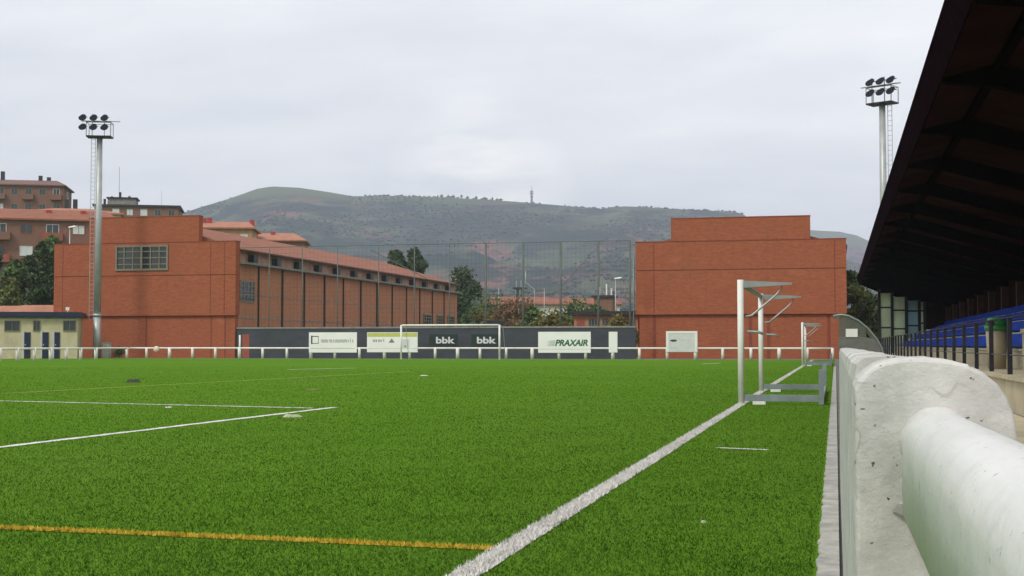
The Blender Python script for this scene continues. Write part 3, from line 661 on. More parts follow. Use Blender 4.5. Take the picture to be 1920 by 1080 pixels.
rh, X0r, X1r, U0r, U1r, Zr, ZUr, zAr, zBr = hall('sports_hall', 'red brick hall with stepped flat parapet on the right beyond the portable goals', 1192, 1588, 1258, 1519, 98.0, 451, 407.5, 45, 505, 589)
e = MB()
for px in (1226, 1565):
    x = at(px, 500, 98).x; e.box(x-.04, x+.04, 98-.004, 98-.001, zBr+.1, Zr-.1)
for px in (1226, 1406, 1440, 1553):
    x = at(px, 500, 98).x; e.box(x-.12, x+.12, 98.215, 98.219, 0, zBr-.1)
e.build('expansion_joint', mat('brick_joint_right', (.22, .055, .03), .9), rh)
MB().box(X0r+.3, X1r-.15, 98.755, 140, -.02, Zr-.4).build('wall', M['brick_side'], rh)
rf = MB(); rf.add([(X1r+.1, 98.76, Zr-.39), (X1r+.1, 140.3, Zr-.39), ((U0r+U1r)/2, 138, ZUr-.1), ((U0r+U1r)/2, 98.76, ZUr-.1), (X0r, 98.76, Zr-.39), (X0r, 140.3, Zr-.39)], [(0, 1, 2, 3), (3, 2, 5, 4), (1, 5, 2), (0, 3, 4), (0, 4, 5, 1)]); rf.build('roof', M['tile'], rh)
x = X0r+.35; MB().tube([(x-.62, 98.9, 0), (x-.62, 98.9, Zr-.6)], .06, 8).build('downpipe', M['alu_dark'], rh)
# ------------------------------------------------------------------ ball-stop net
PN = 95.6
nt_ = thing('ball_stop_net', 'tall ball stop net on thin poles above the blue grey wall', 'net', (at(900, 640, PN).x, PN, 0))
zn = at(980, 454, PN).z; nx = [at(px, 500, PN).x for px in (446, 505, 567, 633, 710, 777, 843, 911, 981, 1051, 1122, 1181)]
for i, x in enumerate(nx): MB().tube([(x, PN, 0), (x, PN, zn)], .085 if i > 6 else .04, 8).build('pole', M['pole_green'], nt_)
MB().tube([(nx[0], PN, zn-.03), (nx[-1], PN, zn-.03)], .03, 6).build('top_cable', M['pole_green'], nt_)
e = MB(); st = .33; x = nx[0]
while x < nx[-1]: e.box(x-.0035, x+.0035, PN+.06, PN+.067, zt+.15, zn); x += st
z = zt+.2
while z < zn: e.box(nx[0], nx[-1], PN+.068, PN+.075, z-.0035, z+.0035); z += st
e.build('mesh', M['net'], nt_, fix=False)
MB().tube([(nx[10], PN, zn-.4), (nx[9], PN, zn-3.4)], .02, 6).build('brace', M['pole_green'], nt_)
MB().tube([(nx[4]-.6, PN, zn-.4), (nx[5]+1.0, PN, zn-2.6)], .035, 6).build('brace', M['pole_green'], nt_)
# ------------------------------------------------------------------ pavilion and left service items
PHI = math.radians(27); C0 = at(150, 672, 87.6); ex = Vector((math.cos(PHI), math.sin(PHI), 0)); en = Vector((math.sin(PHI), -math.cos(PHI), 0))
def pl(px, py):
    d = ray(px, py); o_ = Vector((0, 0, CAM_H)); t = (Vector((C0.x, C0.y, 0))-Vector((0, 0, 0))).dot(en)/d.dot(en); h_ = o_+d*t
    return Vector(((h_-Vector((C0.x, C0.y, 0))).dot(ex), 0, h_.z))
zf0 = pl(80, 594).z; zf1 = pl(80, 585).z; uL = pl(-60, 600).x
pv = thing('changing_pavilion', 'low cream changing pavilion with navy roof edge and three navy doors', 'building')
MB().box(uL, -.2, 0, 4.6, -.02, zf0-.02).build('wall', M['cream'], pv)
MB().box(uL-.3, .05, -.35, 5, zf0, zf1).build('roof', M['navy'], pv)
MB().box(uL, -.21, -.03, -.002, zf0-.14, zf0-.025).build('trim', M['ledge'], pv)
for (u0, u1) in ((8, 38), (62, 76), (118, 143)):
    A = pl(u0, 621); B = pl(u1, 601); window(pv, A.x, B.x, A.z, B.z, '-y', 0, 2, 1, bar=.05, thick=.06)
for (u0, u1) in ((45, 57.5), (79, 91.5), (101.5, 112.5)):
    A = pl(u0, 672); B = pl(u1, 623)
    d_ = MB().box(A.x, B.x, -.05, -.003, 0.01, B.z).build('door', M['navy'], pv)
    MB().box(A.x+.04, A.x+.12, -.085, -.052, .95, 1.05).build('handle', M['galv'], d_)
    MB().box(A.x-.14, A.x-.005, -.06, -.003, 0.01, B.z+.1).build('door_frame', M['winwhite'], pv)
q = pl(127, 588)
o = MB(); o.box(q.x-.12, q.x+.12, -.3, -.1, zf1+.12, zf1+.36); o.box(q.x-.03, q.x+.03, -.25, -.18, zf1, zf1+.12); o.build('lamp', M['white'], pv)
pv.location = (C0.x, C0.y, 0); pv.rotation_euler.z = PHI
q = at(195, 655, 90.4)
cb = thing('electrical_cabinet', 'pale grey electrical cabinet beside the foot of the left floodlight mast', 'cabinet', (q.x, 90.6, 0))
MB().box(q.x-.27, q.x+.27, 90.6, 91.0, .08, 1.12).build('body', mat('cabinet_grey', (.42, .43, .39), .6), cb, bevel=.02); MB().box(q.x-.30, q.x+.30, 90.57, 91.03, 1.122, 1.18).build('lid', M['galv'], cb); MB().box(q.x-.23, q.x+.23, 90.62, 90.98, -.01, .078).build('plinth', M['concrete'], cb)
# ------------------------------------------------------------------ floodlight masts
def make_mast(lxs=(-1.1, -.3, .5), sd=-1):
    m_ = thing('floodlight_mast', 'left grey floodlight mast rising in front of the brick hall', 'floodlight', (0, 0, 0), 'floodlight masts')
    Hm = 17.0
    pl = MB(); pl.tube([(0, 0, 0), (0, 0, 3.2)], .29, 14, .28).tube([(0, 0, 3.2), (0, 0, 3.4)], .33, 14).tube([(0, 0, 3.4), (0, 0, Hm)], .26, 14, .21); pl.build('pole', M['galv'], m_)
    f = MB(); f.box(-.92, .92, -.55, .55, Hm, Hm+.1)
    f.build('platform', M['dark'], m_)
    f = MB()
    for x in (-.90, .90):
        for y in (-.53, .53): f.tube([(x, y, Hm+.1), (x, y, Hm+1.12)], .035, 6)
    for y in (-.53, .53): f.tube([(-.90, y, Hm+1.12), (.90, y, Hm+1.12)], .032, 6)
    for x in (-.90, .90): f.tube([(x, -.53, Hm+1.12), (x, .53, Hm+1.12)], .032, 6)
    f.build('guard_rail', M['galv'], m_)
    MB().tube([(-1.25, -.57, Hm+1.18), (1.6, -.57, Hm+1.18)], .045, 6).build('cross_arm', M['galv'], m_)
    for x in (-.45, .45): MB().tube([(x, -.57, Hm+.1), (x, -.57, Hm+1.75)], .035, 6).build('upright', M['galv'], m_)
    for x in lxs:
        for z in (Hm+.78, Hm+1.50):
            l = MB(); n = 14; rings = ((.12, .0, .11), (.22, -.10, .03), (.275, -.34, -.12), (.29, -.40, -.15))
            vs = []; fs = []
            for (r_, dy, dz) in rings: vs += [(x+r_*math.cos(2*math.pi*k/n), -.61+dy+.18*math.sin(2*math.pi*k/n)*r_*2, z+dz+r_*.80*math.sin(2*math.pi*k/n)) for k in range(n)]
            for i in range(3):
                for k in range(n): fs.append((i*n+k, i*n+(k+1) % n, (i+1)*n+(k+1) % n, (i+1)*n+k))
            fs += [tuple(range(n)), tuple(range(3*n, 4*n))]
            lo = l.add(vs, fs).build('lamp', M['lamp'], m_)
            MB().box(x-.30, x+.30, -.64, -.60, z-.05, z+.02).build('bracket', M['galv'], lo)
    ld = MB(); z = 3.0
    for y in (.34, .66): pass
    for x in (.33*sd, .63*sd): ld.tube([(x, .12, 3.0), (x, .12, Hm)], .022, 6)
    while z < Hm: ld.tube([(.33*sd, .12, z), (.63*sd, .12, z)], .016, 5); z += .33
    for z in (5, 9, 13): ld.tube([(.2*sd, .05, z), (.35*sd, .12, z)], .02, 5)
    ld.build('ladder', M['galv'], m_)
    return m_
m1 = make_mast()
q = at(181.5, 668, 90.6); m1.location = (q.x, 90.6, -.01); m1.rotation_euler.z = math.radians(20)
sc_ = at(181.5, 257, 90.6).z/17.05; m1.scale = (1, 1, sc_)
m2 = make_mast((-.42, .32, 1.05), 1); q = at(1659, 600, 97); m2.location = (q.x, 97, -.01); m2.scale = (1.05, 1.05, at(1659, 194, 97).z/17.05); m2.rotation_euler.z = math.radians(-28)
m2['label'] = 'right floodlight mast rising behind the dark grandstand roof'
# ------------------------------------------------------------------ grandstand
GS0, GS1 = 4.0, 92.0
gs = thing('grandstand', 'covered grandstand with blue seats and black brown sloping roof', 'grandstand', (4.5, 48, 0))
PLZ = .45; XP = 2.47
ter = MB(); ter.box(XP, 3.79, GS0, GS1, -.02, PLZ)
NR = 4; TX = [3.8+.85*k for k in range(NR+1)]; TZ = [.83+.42*k for k in range(NR)]
for k in range(NR): ter.box(TX[k], TX[k+1]-.002 if k < NR-1 else 7.4, GS0+.01*k, GS1-.01*k, -.02, TZ[k])
ter.box(XP-.05, XP+.12, GS0, GS1, PLZ+.002, PLZ+.05)
ter.build('terrace', M['concrete_cream'], gs)
nos = MB()
for k in range(NR): nos.box(TX[k]-.035, TX[k]+.1, GS0, GS1, TZ[k]+.002, TZ[k]+.045)
nos.build('step_nosing', M['concrete'], gs)
for k in range(NR):
    s_ = MB(); y = 30.0 if k == 0 else 20.0
    while y < GS1-.6:
        jit = random.uniform(-.01, .01)
        s_.box(TX[k]+.14, TX[k]+.50, y, y+.47, TZ[k]+.10, TZ[k]+.16)
        s_.add([(TX[k]+.50, y, TZ[k]+.12), (TX[k]+.50, y+.47, TZ[k]+.12), (TX[k]+.57, y+.45, TZ[k]+.405+jit), (TX[k]+.57, y+.02, TZ[k]+.405+jit), (TX[k]+.54, y, TZ[k]+.12), (TX[k]+.54, y+.47, TZ[k]+.12), (TX[k]+.61, y+.45, TZ[k]+.405+jit), (TX[k]+.61, y+.02, TZ[k]+.405+jit)],
               [(0, 1, 2, 3), (4, 5, 6, 7), (0, 1, 5, 4), (1, 2, 6, 5), (2, 3, 7, 6), (3, 0, 4, 7)])
        s_.box(TX[k]+.09, TX[k]+.135, y+.01, y+.46, TZ[k]-.0, TZ[k]+.34) if False else None
        y += .5
    s_.build('seat_row', M['seat'], gs)
rw = MB(); rw.box(3.66, 3.785, 22.0, 28.6, PLZ+.002, 1.20); rw.box(3.62, 3.79, 22.0, 28.6, 1.202, 1.28); rw.build('parapet', M['concrete_cream'], gs)
MB().box(3.70, 3.795, 33.6, 35.2, .50, .70).build('hatch', M['panel'], gs)
MB().box(7.25, 7.45, GS0, GS1, 2.0, 4.35).build('back_wall', M['soffit'], gs)
# roof section (x,z): outer edge, fascia bottom, bend, back
E0 = at(1768, 8, 17.5); kx = E0.x/17.5; kz = (E0.z-CAM_H)/17.5
XE = 1.42; ZE = CAM_H+XE*kz/kx
sec = [(XE, ZE), (XE+.16, ZE-.50), (2.40, ZE-.33), (7.5, ZE-1.83)]
top = [(7.5, ZE-1.55), (2.4, ZE+.05), (XE+.05, ZE+.04)]
MB().prism([sec[0], sec[1], (sec[1][0]+.05, sec[1][1]+.06), (XE+.10, ZE+.03)], 'y', GS0, GS1+.02).build('fascia', M['fascia'], gs)
MB().prism([(XE+.20, ZE-.435), (2.40, ZE-.26), (7.5, ZE-1.75)]+top, 'y', GS0, GS1).build('roof', M['soffit'], gs)
y = 6.3; sp_ = 4.95
while y < GS1:
    rb = MB(); rb.prism([(XE+.21, ZE-.50), (XE+.21, ZE-.44), (2.40, ZE-.262), (7.24, ZE-1.68), (7.24, ZE-2.0), (2.40, ZE-.60)], 'y', y-.11, y+.11); rb.build('rafter', M['rafter'], gs)
    pb_ = MB(); pb_.box(6.95, 7.24, y-.16, y+.16, 2.10, ZE-1.98); pb_.build('pillar', mat('pillar_brown', (.075, .032, .026), .7, .3), gs)
    y += sp_
MB().box(2.34, 2.46, GS0, GS1, ZE-.40, ZE-.265).build('purlin', M['rafter'], gs)
MB().box(7.19, 7.245, 52, 54.2, 3.0, 3.6).build('wall_box', M['rail_red'], gs)
MB().prism([(XE+.2, ZE-.44), (2.4, ZE-.27), (7.5, ZE-1.74), (7.5, ZE-2.2), (6.0, ZE-1.9), (2.8, ZE-.95)], 'y', GS1-.2, GS1-.06).build('end_board', M['rafter'], gs)
sheet('walkway', .22, XP-.06, -4, 95, -.008, M['concrete_cream'])
# railing in front of the seats
rl = thing('stand_railing', 'black railing of thin posts in front of the blue seats', 'railing', (2.6, 48, PLZ))
y = 19.3; rp = []
while y < 91: rp.append(y); y += 2.5
for y in rp: MB().box(2.57, 2.64, y-.035, y+.035, PLZ+.052, 1.36).build('post', M['rail'], rl)
MB().tube([(2.605, rp[0], 1.375), (2.605, rp[-1], 1.375)], .016, 8).build('top_rail', M['rail'], rl)
MB().tube([(2.605, rp[0], .80), (2.605, rp[-1], .80)], .012, 6).build('mid_rail', M['rail'], rl)
# litter bin
q = Vector((3.36, 30.3, PLZ)); bn = thing('litter_bin', 'beige litter bin with green lid standing behind the railing', 'bin', q)
MB().tube([(q.x, q.y, PLZ+.002), (q.x, q.y, PLZ+.84)], .185, 20, .225).build('body', M['bin'], bn)
ld = MB(); ld.tube([(q.x, q.y, PLZ+.82), (q.x, q.y, PLZ+.92)], .245, 20).tube([(q.x, q.y, PLZ+.92), (q.x, q.y, PLZ+1.06), (q.x, q.y, PLZ+1.10)], .235, 20, .15); lo = ld.build('lid', M['green_lid'], bn)
MB().box(q.x-.20, q.x-.08, q.y-.242, q.y-.20, PLZ+.93, PLZ+1.03).build('slot', M['rubber'], lo)
# end windscreen of the stand
PS = 91.3; ws = thing('wind_screen', 'tall glazed wind screen closing the far end of the grandstand', 'screen', (4.6, PS, PLZ))
wx_ = [at(px, 600, PS).x for px in (1649, 1673, 1699.5, 1724, 1734)]
zsl = lambda x: ZE-.33-.294*(x-2.4)-.32
for x in wx_: MB().box(x-.09, x+.09, PS-.1, PS+.1, PLZ, zsl(x)).build('post', M['dark'], ws)
for i in range(4):
    a, b = wx_[i]+.095, wx_[i+1]-.095; zb0 = max(.95, .83+.42*((a+b)/2-3.8)/.85)+.05; zt0 = zsl(b)-.05
    pn = MB().box(a, b, PS-.02, PS+.02, zb0, zt0).build('panel', M['frost_blue'] if i == 2 else M['frost'], ws)
    br_ = MB()
    for zz_ in (zb0+(zt0-zb0)*.33, zb0+(zt0-zb0)*.72): br_.box(a, b, PS-.06, PS-.025, zz_-.05, zz_+.05)
    br_.build('glazing_bar', M['dark'], pn)
MB().box(wx_[-1]+.1, 7.24, PS-.05, PS+.05, 2.0, ZE-1.7).build('end_panel', M['soffit'], gs)
# dugout
PD = 60.0; dg = thing('dugout', 'curved smoked plastic dugout shelter with white notice beyond the barrier', 'dugout', (.9, PD+2, 0))
curve = [(-.12, 2.22), (.2, 2.28), (.55, 2.22), (.95, 2.02), (1.35, 1.68), (1.7, 1.25), (1.92, .85), (2.02, .4), (2.04, 0)]
vs = []; fs = []; n = len(curve)
for y in (PD, PD+5):
    for (x, z) in curve: vs.append((x, y, z))
    for (x, z) in curve: vs.append((x-.02 if x > .3 else x, y, z-.035))
for k in range(n-1):
    fs += [(k, k+1, 2*n+k+1, 2*n+k), (n+k, n+k+1, 3*n+k+1, 3*n+k), (k, k+1, n+k+1, n+k), (2*n+k, 2*n+k+1, 3*n+k+1, 3*n+k)]
fs += [(0, n, 3*n, 2*n)]
MB().add(vs, fs).build('canopy', M['poly'], dg)
for y in (PD-.04, PD+2.5, PD+5): MB().tube([(x+.02, y, z+.02) for x, z in curve], .04, 8).build('hoop', M['alu'], dg)
pr = [(x-.03, z-.04) for x, z in curve if z < 1.9]
MB().prism([(.12, 0), (.12, 1.25), (.5, 1.45)]+[(x-.05, min(z, 1.3)) for x, z in curve[4:]], 'y', PD+.02, PD+.05).build('side_panel', M['panel'], dg)
MB().prism([(.14, 1.31), (.14, 2.16), (.55, 2.13), (.93, 1.94), (1.24, 1.66), (1.3, 1.31)], 'y', PD+.025, PD+.04).build('side_glazing', M['poly'], dg)
A = at(1586, 632, PD); B = at(1608, 616.5, PD); MB().box(A.x, B.x, PD-.03, PD-.005, A.z, B.z).build('notice', M['board'], dg)
MB().box(1.0, 1.9, PD+.3, PD+4.8, .4, .48).build('bench', M['seat'], dg)
# ------------------------------------------------------------------ trees
def tree(name, label, cat, base, h, cw, m, nl=2600, leaf=.3, trunk_h=.3, seed=0, group=None, squash=1.0, clumps=16):
    r = random.Random(seed); g = np.random.default_rng(seed); t = thing(name, label, cat, base, group); bx, by, bz = base
    tk = MB(); th = h*trunk_h; tk.tube([(bx, by, bz-.3), (bx+.1*r.uniform(-1, 1), by, bz+th), (bx+.25*r.uniform(-1, 1), by, bz+h*.75)], .035*h, 8, .006*h)
    cz = bz+th+(h-th)*.5; cs = []
    for i in range(clumps):
        while True:
            p = Vector((r.uniform(-1, 1), r.uniform(-1, 1), r.uniform(-1, 1)))
            if p.length < 1: break
        if i == 0: p = Vector((0, 0, .98))
        if i == 1: p = Vector((.25, 0, .8))
        k = 1-.35*max(0, p.z)
        c = Vector((bx+p.x*cw*.5*.72*k, by+p.y*cw*.5*.72*k, cz+p.z*(h-th)*.5*.78)); cs.append((c, r.uniform(.16, .30)*cw))
        if i % 3 == 0: tk.tube([(bx, by, bz+th*r.uniform(.7, 1.2)), tuple((Vector((bx, by, bz+th))+c)*.5), tuple(c)], .012*h, 5, .003*h)
    tk.build('trunk', M['bark'], t)
    cid = g.integers(0, clumps, nl); C = np.array([tuple(c[0]) for c in cs])[cid]; R = np.array([c[1] for c in cs])[cid]
    d = g.normal(size=(nl, 3)); d /= np.linalg.norm(d, axis=1)[:, None]; rad = R*g.uniform(.25, 1.0, nl)**.5*g.uniform(.8, 1.25, nl)
    P = C+d*rad[:, None]*np.array([1, 1, .85*squash])
    P[:, 2] = np.maximum(P[:, 2], bz+.15)
    a = g.normal(size=(nl, 3)); a /= np.linalg.norm(a, axis=1)[:, None]; b = np.cross(a, g.normal(size=(nl, 3))); b /= np.linalg.norm(b, axis=1)[:, None]
    s_ = leaf*g.uniform(.5, 1.3, nl)[:, None]; V = np.stack([P-a*s_, P-b*s_*.55, P+a*s_, P+b*s_*.55], 1).reshape(-1, 3)
    me = bpy.data.meshes.new('crown'); me.from_pydata((V-np.array(base)).tolist(), [], np.arange(nl*4).reshape(-1, 4).tolist()); me.materials.append(m)
    o = bpy.data.objects.new('crown', me); COL.objects.link(o); o.parent = t
    return t
# ------------------------------------------------------------------ left bank and houses
def bank_h(X, Y): return 24*sm((Y-97)/165)*(1-sm((X+62+.75*max(0, Y-150))/15))
vs = []; fs = []; gx = np.linspace(-420, -44, 60); gy = np.linspace(95, 420, 60)
for y in gy:
    for x in gx: vs.append((x, y, bank_h(x, y)-.02+.25*mnoise.noise(Vector((x*.1, y*.1, 0)))*(bank_h(x, y) > .5)))
for j in range(59):
    for i in range(59): fs.append((j*60+i, j*60+i+1, j*60+61+i, j*60+60+i))
o = MB().add(vs, fs, True).build('hillside_bank', M['slope'], fix=False); tag(o, kind='structure')
def place(px, y, Y): 
    q = at(px, y, Y); return q
TL = [('dense_tree', 'tall dark evergreen against the left brick hall edge', 'leaf_dark', 80, 440, 112, 66, 3), ('leafy_tree', 'lighter green bushy tree at the left edge of the view', 'leaf_green', 30, 478, 111, 62, 4),
      ('dense_tree', 'dark tree behind the pavilion at far left', 'leaf_dark', -10, 462, 116, 60, 5), ('leafy_tree', 'green tree crown just below the row house windows', 'leaf_green', 98, 430, 121, 62, 6), ('dense_tree', 'dark round tree between the light green tree and the hall edge', 'leaf_dark', 56, 468, 114, 58, 13), ('dense_tree', 'olive coloured bush below the row house', 'leaf_olive', 22, 515, 107, 50, 8)]
for nm_, lab, mm, px, yt, Y, wp, sd_ in TL:
    q = at(px, yt, Y); hb = bank_h(q.x, Y); zc_ = Y/.89; tree(nm_, lab, 'tree', (q.x, Y, hb-.1), q.z-hb, wp/F_PX*zc_, M[mm], 5200, .24, .10, sd_, 'trees on the left bank')
def gable(mb, w_, d_, h, rise, ov=.5, hip=0.0):
    a = [(-w_/2-ov, -d_/2-ov, h), (w_/2+ov, -d_/2-ov, h), (w_/2+ov, d_/2+ov, h), (-w_/2-ov, d_/2+ov, h), (-w_/2-ov+hip, 0, h+rise), (w_/2+ov-hip, 0, h+rise)]
    b = [(x, y, z-.22) for x, y, z in a[:4]]
    mb.add(a+b, [(0, 1, 5, 4), (2, 3, 4, 5), (1, 2, 5), (3, 0, 4), (0, 1, 7, 6), (1, 2, 8, 7), (2, 3, 9, 8), (3, 0, 6, 9), (6, 7, 8, 9)])
def house(name, label, px, Y, ytop, w_, d_, h, rise, wm, rm, rot, cols, rows, hip=2.0, cat='building', balcony=False, chim=(), flat=False, z0=None, shutter=None):
    """eave at image height ytop"""
    c = at(px, ytop, Y); r_ = thing(name, label, cat)
    MB().box(-w_/2, w_/2, -d_/2, d_/2, 0, h-.225).build('wall', wm, r_)
    rf = MB()
    if flat: rf.box(-w_/2-.4, w_/2+.4, -d_/2-.4, d_/2+.4, h-.22, h+.12)
    else: gable(rf, w_, d_, h, rise, .5, hip)
    ro = rf.build('roof', rm, r_)
    for (cx_, cy_, ch, cm) in chim: MB().box(cx_-.35, cx_+.35, cy_-.35, cy_+.35, h-.1, h+rise+ch).build('chimney', cm, ro)
    fh = h/max(rows, 1); rr_ = random.Random(int(px*7))
    for j in range(rows):
        for i in range(cols):
            u = -w_/2+w_*(i+.5)/cols; ww = w_/cols*.5; z = j*fh+fh*.32
            window(r_, u-ww/2, u+ww/2, z, z+fh*.45, '-y', -d_/2, 2, 1, fm=rr_.choice([M['winwhite'], M['frame'], shutter or M['frame']]), gm=M['glass'] if rr_.random() < .75 else M['ad_grey'], bar=.10)
            if balcony and i % 2: MB().box(u-ww*.8, u+ww*.8, -d_/2-.9, -d_/2-.052, z-fh*.30, z+fh*.05).build('balcony', wm if rr_.random() < .6 else M['reddoor'], r_)
    for j in range(rows):
        z = j*fh+fh*.32; window(r_, -d_*.1, d_*.12, z, z+fh*.42, '+x', w_/2, 2, 1, fm=M['winwhite'], bar=.1)
    r_.location = (c.x, c.y, c.z-h); r_.rotation_euler.z = math.radians(rot)
    return r_
house('apartment_block', 'brown brick apartment block with balconies at the far left skyline', 50, 232, 352, 15.5, 11, 15, 1.5, M['brick_far'], mat('slate_roof', (.17, .09, .075), .8), 24, 6, 5, 2.5, balcony=True, chim=((2.6, 0, .9, M['dark']), (4.1, .5, .7, M['dark']), (-4.5, 0, 1.6, M['dark'])))
house('row_house', 'brick row house with orange tiled roof behind the left trees', 78, 163, 416, 20, 9, 12, 1.7, M['brick_far'], M['tile'], 30, 6, 4, 2.0, chim=((1, -1.5, -.2, M['redchim']), (5.5, -1.5, -.2, M['redchim'])), balcony=True, shutter=M['reddoor'])
house('hip_roof_house', 'low house with pale pink hipped roof left of the floodlight mast', 138, 192, 405, 15, 12, 8, 1.2, M['cream'], M['tile_pale'], 28, 5, 2, 5.0, chim=((-1.2, 2, 1.6, M['dark']), (0.1, 2, 1.7, M['dark'])))
c_ = house('flat_roof_block', 'flat roofed apartment block with roof cabin right of the mast', 262, 228, 391, 15, 11, 14, 0, M['brick_far'], M['dark'], 24, 6, 5, 0, flat=True)
h = MB(); h.box(-5.6, -.5, -2.5, 2.5, 14.125, 15.6); cb_ = h.build('roof_cabin', M['ledge'], c_, local=True)
MB().box(-5.8, -.2, -2.8, 2.8, 15.602, 15.8).build('cabin_roof', M['dark'], cb_, local=True)
for (x, hh) in ((-6.4, 15.7), (-3.6, 17.2), (-5.1, 16.4), (-1.9, 16.5)): MB().box(x-.2, x+.2, -.3, .3, 14.1 if x < -5.9 else 15.805, hh if x < -5.9 else hh-.2).build('chimney', M['dark'], c_, local=True)
MB().tube([(-3.9, 1, 15.81), (-3.9, 1, 22.0)], .055, 6).build('antenna', M['galv'], c_, local=True)
MB().tube([(3.9, 1, 14.13), (3.9, 1, 17.6)], .035, 6).build('antenna', M['galv'], c_, local=True)
house('terrace_house', 'terrace house with red chimneys peeping over the left hall roof', 422, 196, 431, 9.5, 9, 9, 1.3, mat('ochre_render', (.40, .22, .11), .85), M['tile_pale'], 18, 4, 2, 1.5, chim=((-3.2, -1, .5, M['redchim']), (-2.3, -1, .5, M['redchim']), (4.4, -1, .2, M['redchim'])))
house('terrace_house', 'terrace house with lower tiled roof farther along behind the hall roof', 520, 206, 454, 9.5, 9, 9, 1.5, M['brick_far'], M['tile_pale'], 18, 4, 2, 2.5, chim=((-.6, -1, .1, M['redchim']),))
# pink roofs behind the pavilion
house('low_outbuilding', 'low outbuilding with pink tiled roof just above the pavilion', 30, 100, 590, 9, 5, 3.1, .75, M['cream'], M['tile_pale'], 12, 3, 1, 1.0)
house('low_outbuilding', 'small shed roof of pink tiles between pavilion and brick hall', 88, 98.5, 590, 4.2, 3.4, 3.0, .8, M['cream'], M['tile_pale'], 12, 2, 1, .5)
# ------------------------------------------------------------------ town beyond the end wall
house('long_low_house', 'long low house with red tiled roof beyond the end wall', 1075, 250, 571, 17, 9, 8.6, 1.2, mat('pale_render', (.52, .47, .38), .85), M['tile'], 14, 7, 2, 1.0, shutter=M['winwhite'])
house('long_low_house', 'farther red roofed house left of the bent lamp post', 975, 270, 571, 15, 10, 8.6, 1.6, M['brick_far'], M['tile'], 10, 5, 2, 2.0)
fb = house('brick_annex', 'low flat roofed brick annex joined to the right hall', 1143, 118, 587.5, 5.6, 6, 3.9, 0, M['brick_side'], M['dark'], 3, 0, 0, 0, flat=True)
fb_l = fb.location.copy(); fb_r = fb.rotation_euler.z; fb.location = (0, 0, 0)
MB().box(-2.55, -1.9, -3.06, -3.003, 0, 3.35).build('door', M['reddoor'], fb)
for u in (-1.55, -.35, .85, 1.75): window(fb, u, u+.85, 2.2, 3.4, '-y', -3.0, 3, 2, bar=.08)
fb.location = fb_l
tw = thing('brick_tower', 'small brick roof tower with white aerials beyond the annex', 'tower', (0, 0, 0)); 
t_ = MB(); t_.box(-1.5, 1.5, -1.5, 1.5, 0, 9.6); t_.build('shaft', M['brick_far'], tw); MB().box(-1.9, 1.9, -1.9, 1.9, 9.602, 9.95).build('cap', M['dark'], tw)
for x, hh in ((-.9, 1.4), (.3, 1.9), (1.1, 1.2)): MB().tube([(x, 0, 9.95), (x, 0, 9.95+hh)], .13, 6).build('aerial', M['white'], tw)
q = at(1134, 557, 215); tw.location = (q.x, 215, q.z-9.7)
lt = thing('lattice_tower', 'dark lattice mast head rising above the red roofs', 'tower', (0, 0, 0)); e = MB()
for sx_ in (-1, 1):
    for sy_ in (-1, 1): e.tube([(sx_*.9, sy_*.9, 0), (sx_*.45, sy_*.45, 13)], .1, 5)
for k in range(7):
    z = 1.6*k+1; s0 = .9-.45*z/13
    e.box(-s0, s0, -s0-.03, -s0+.03, z-.06, z+.06); e.tube([(-s0, -s0, z), (s0, -s0, z+1.5)], .06, 4)
e.build('lattice', M['dark'], lt); MB().box(-1.1, 1.1, -1.1, 1.1, 13, 13.3).build('platform', M['dark'], lt)
for x in (-.7, .2, .8): MB().tube([(x, 0, 13.3), (x, 0, 14.6)], .09, 5).build('aerial', M['galv'], lt)
q = at(975, 540, 240); lt.location = (q.x, 240, q.z-13.2)
def lamp(label, px, ytop, Y, h, bend=0, head=True):
    l = thing('street_lamp', label, 'street lamp', (0, 0, 0), 'street lamps beyond the pitch')
    pts = [(0, 0, 0), (0, 0, h)] if not bend else [(0, 0, 0), (0, 0, h*.70), (-bend, 0, h*.82), (-bend, 0, h)]
    MB().tube(pts, .075, 8, .05).build('pole', M['galv'], l)
    if head:
        hx = pts[-1][0]; e = MB(); e.add([(hx-.1, -.14, h-.02), (hx+.75, -.2, h+.1), (hx+.75, .2, h+.1), (hx-.1, .14, h-.02), (hx-.1, -.1, h+.12), (hx+.7, -.13, h+.24), (hx+.7, .13, h+.24), (hx-.1, .1, h+.12)], [(0, 1, 2, 3), (4, 5, 6, 7), (0, 1, 5, 4), (1, 2, 6, 5), (2, 3, 7, 6), (3, 0, 4, 7)])
        e.build('lamp_head', M['white'], l)
    q = at(px, ytop, Y); l.location = (q.x, Y, q.z-h); return l
lamp('white bent pole rising over the red roofs in the middle of town', 1002, 508, 200, 9.5, 1.4, False)
lamp('short straight white pole right of the dark round tree', 935, 540, 170, 6.5, 0, False)
lamp('thin white pole above the red tiled long house', 1020.5, 540, 210, 7, 0, False)
lamp('white lamp with bright head beside the right hall edge', 1154, 523, 160, 8, 0, True)
lamp('white lamp pole behind the left hall beside the row house', 131, 427, 135, 6, 0, True)
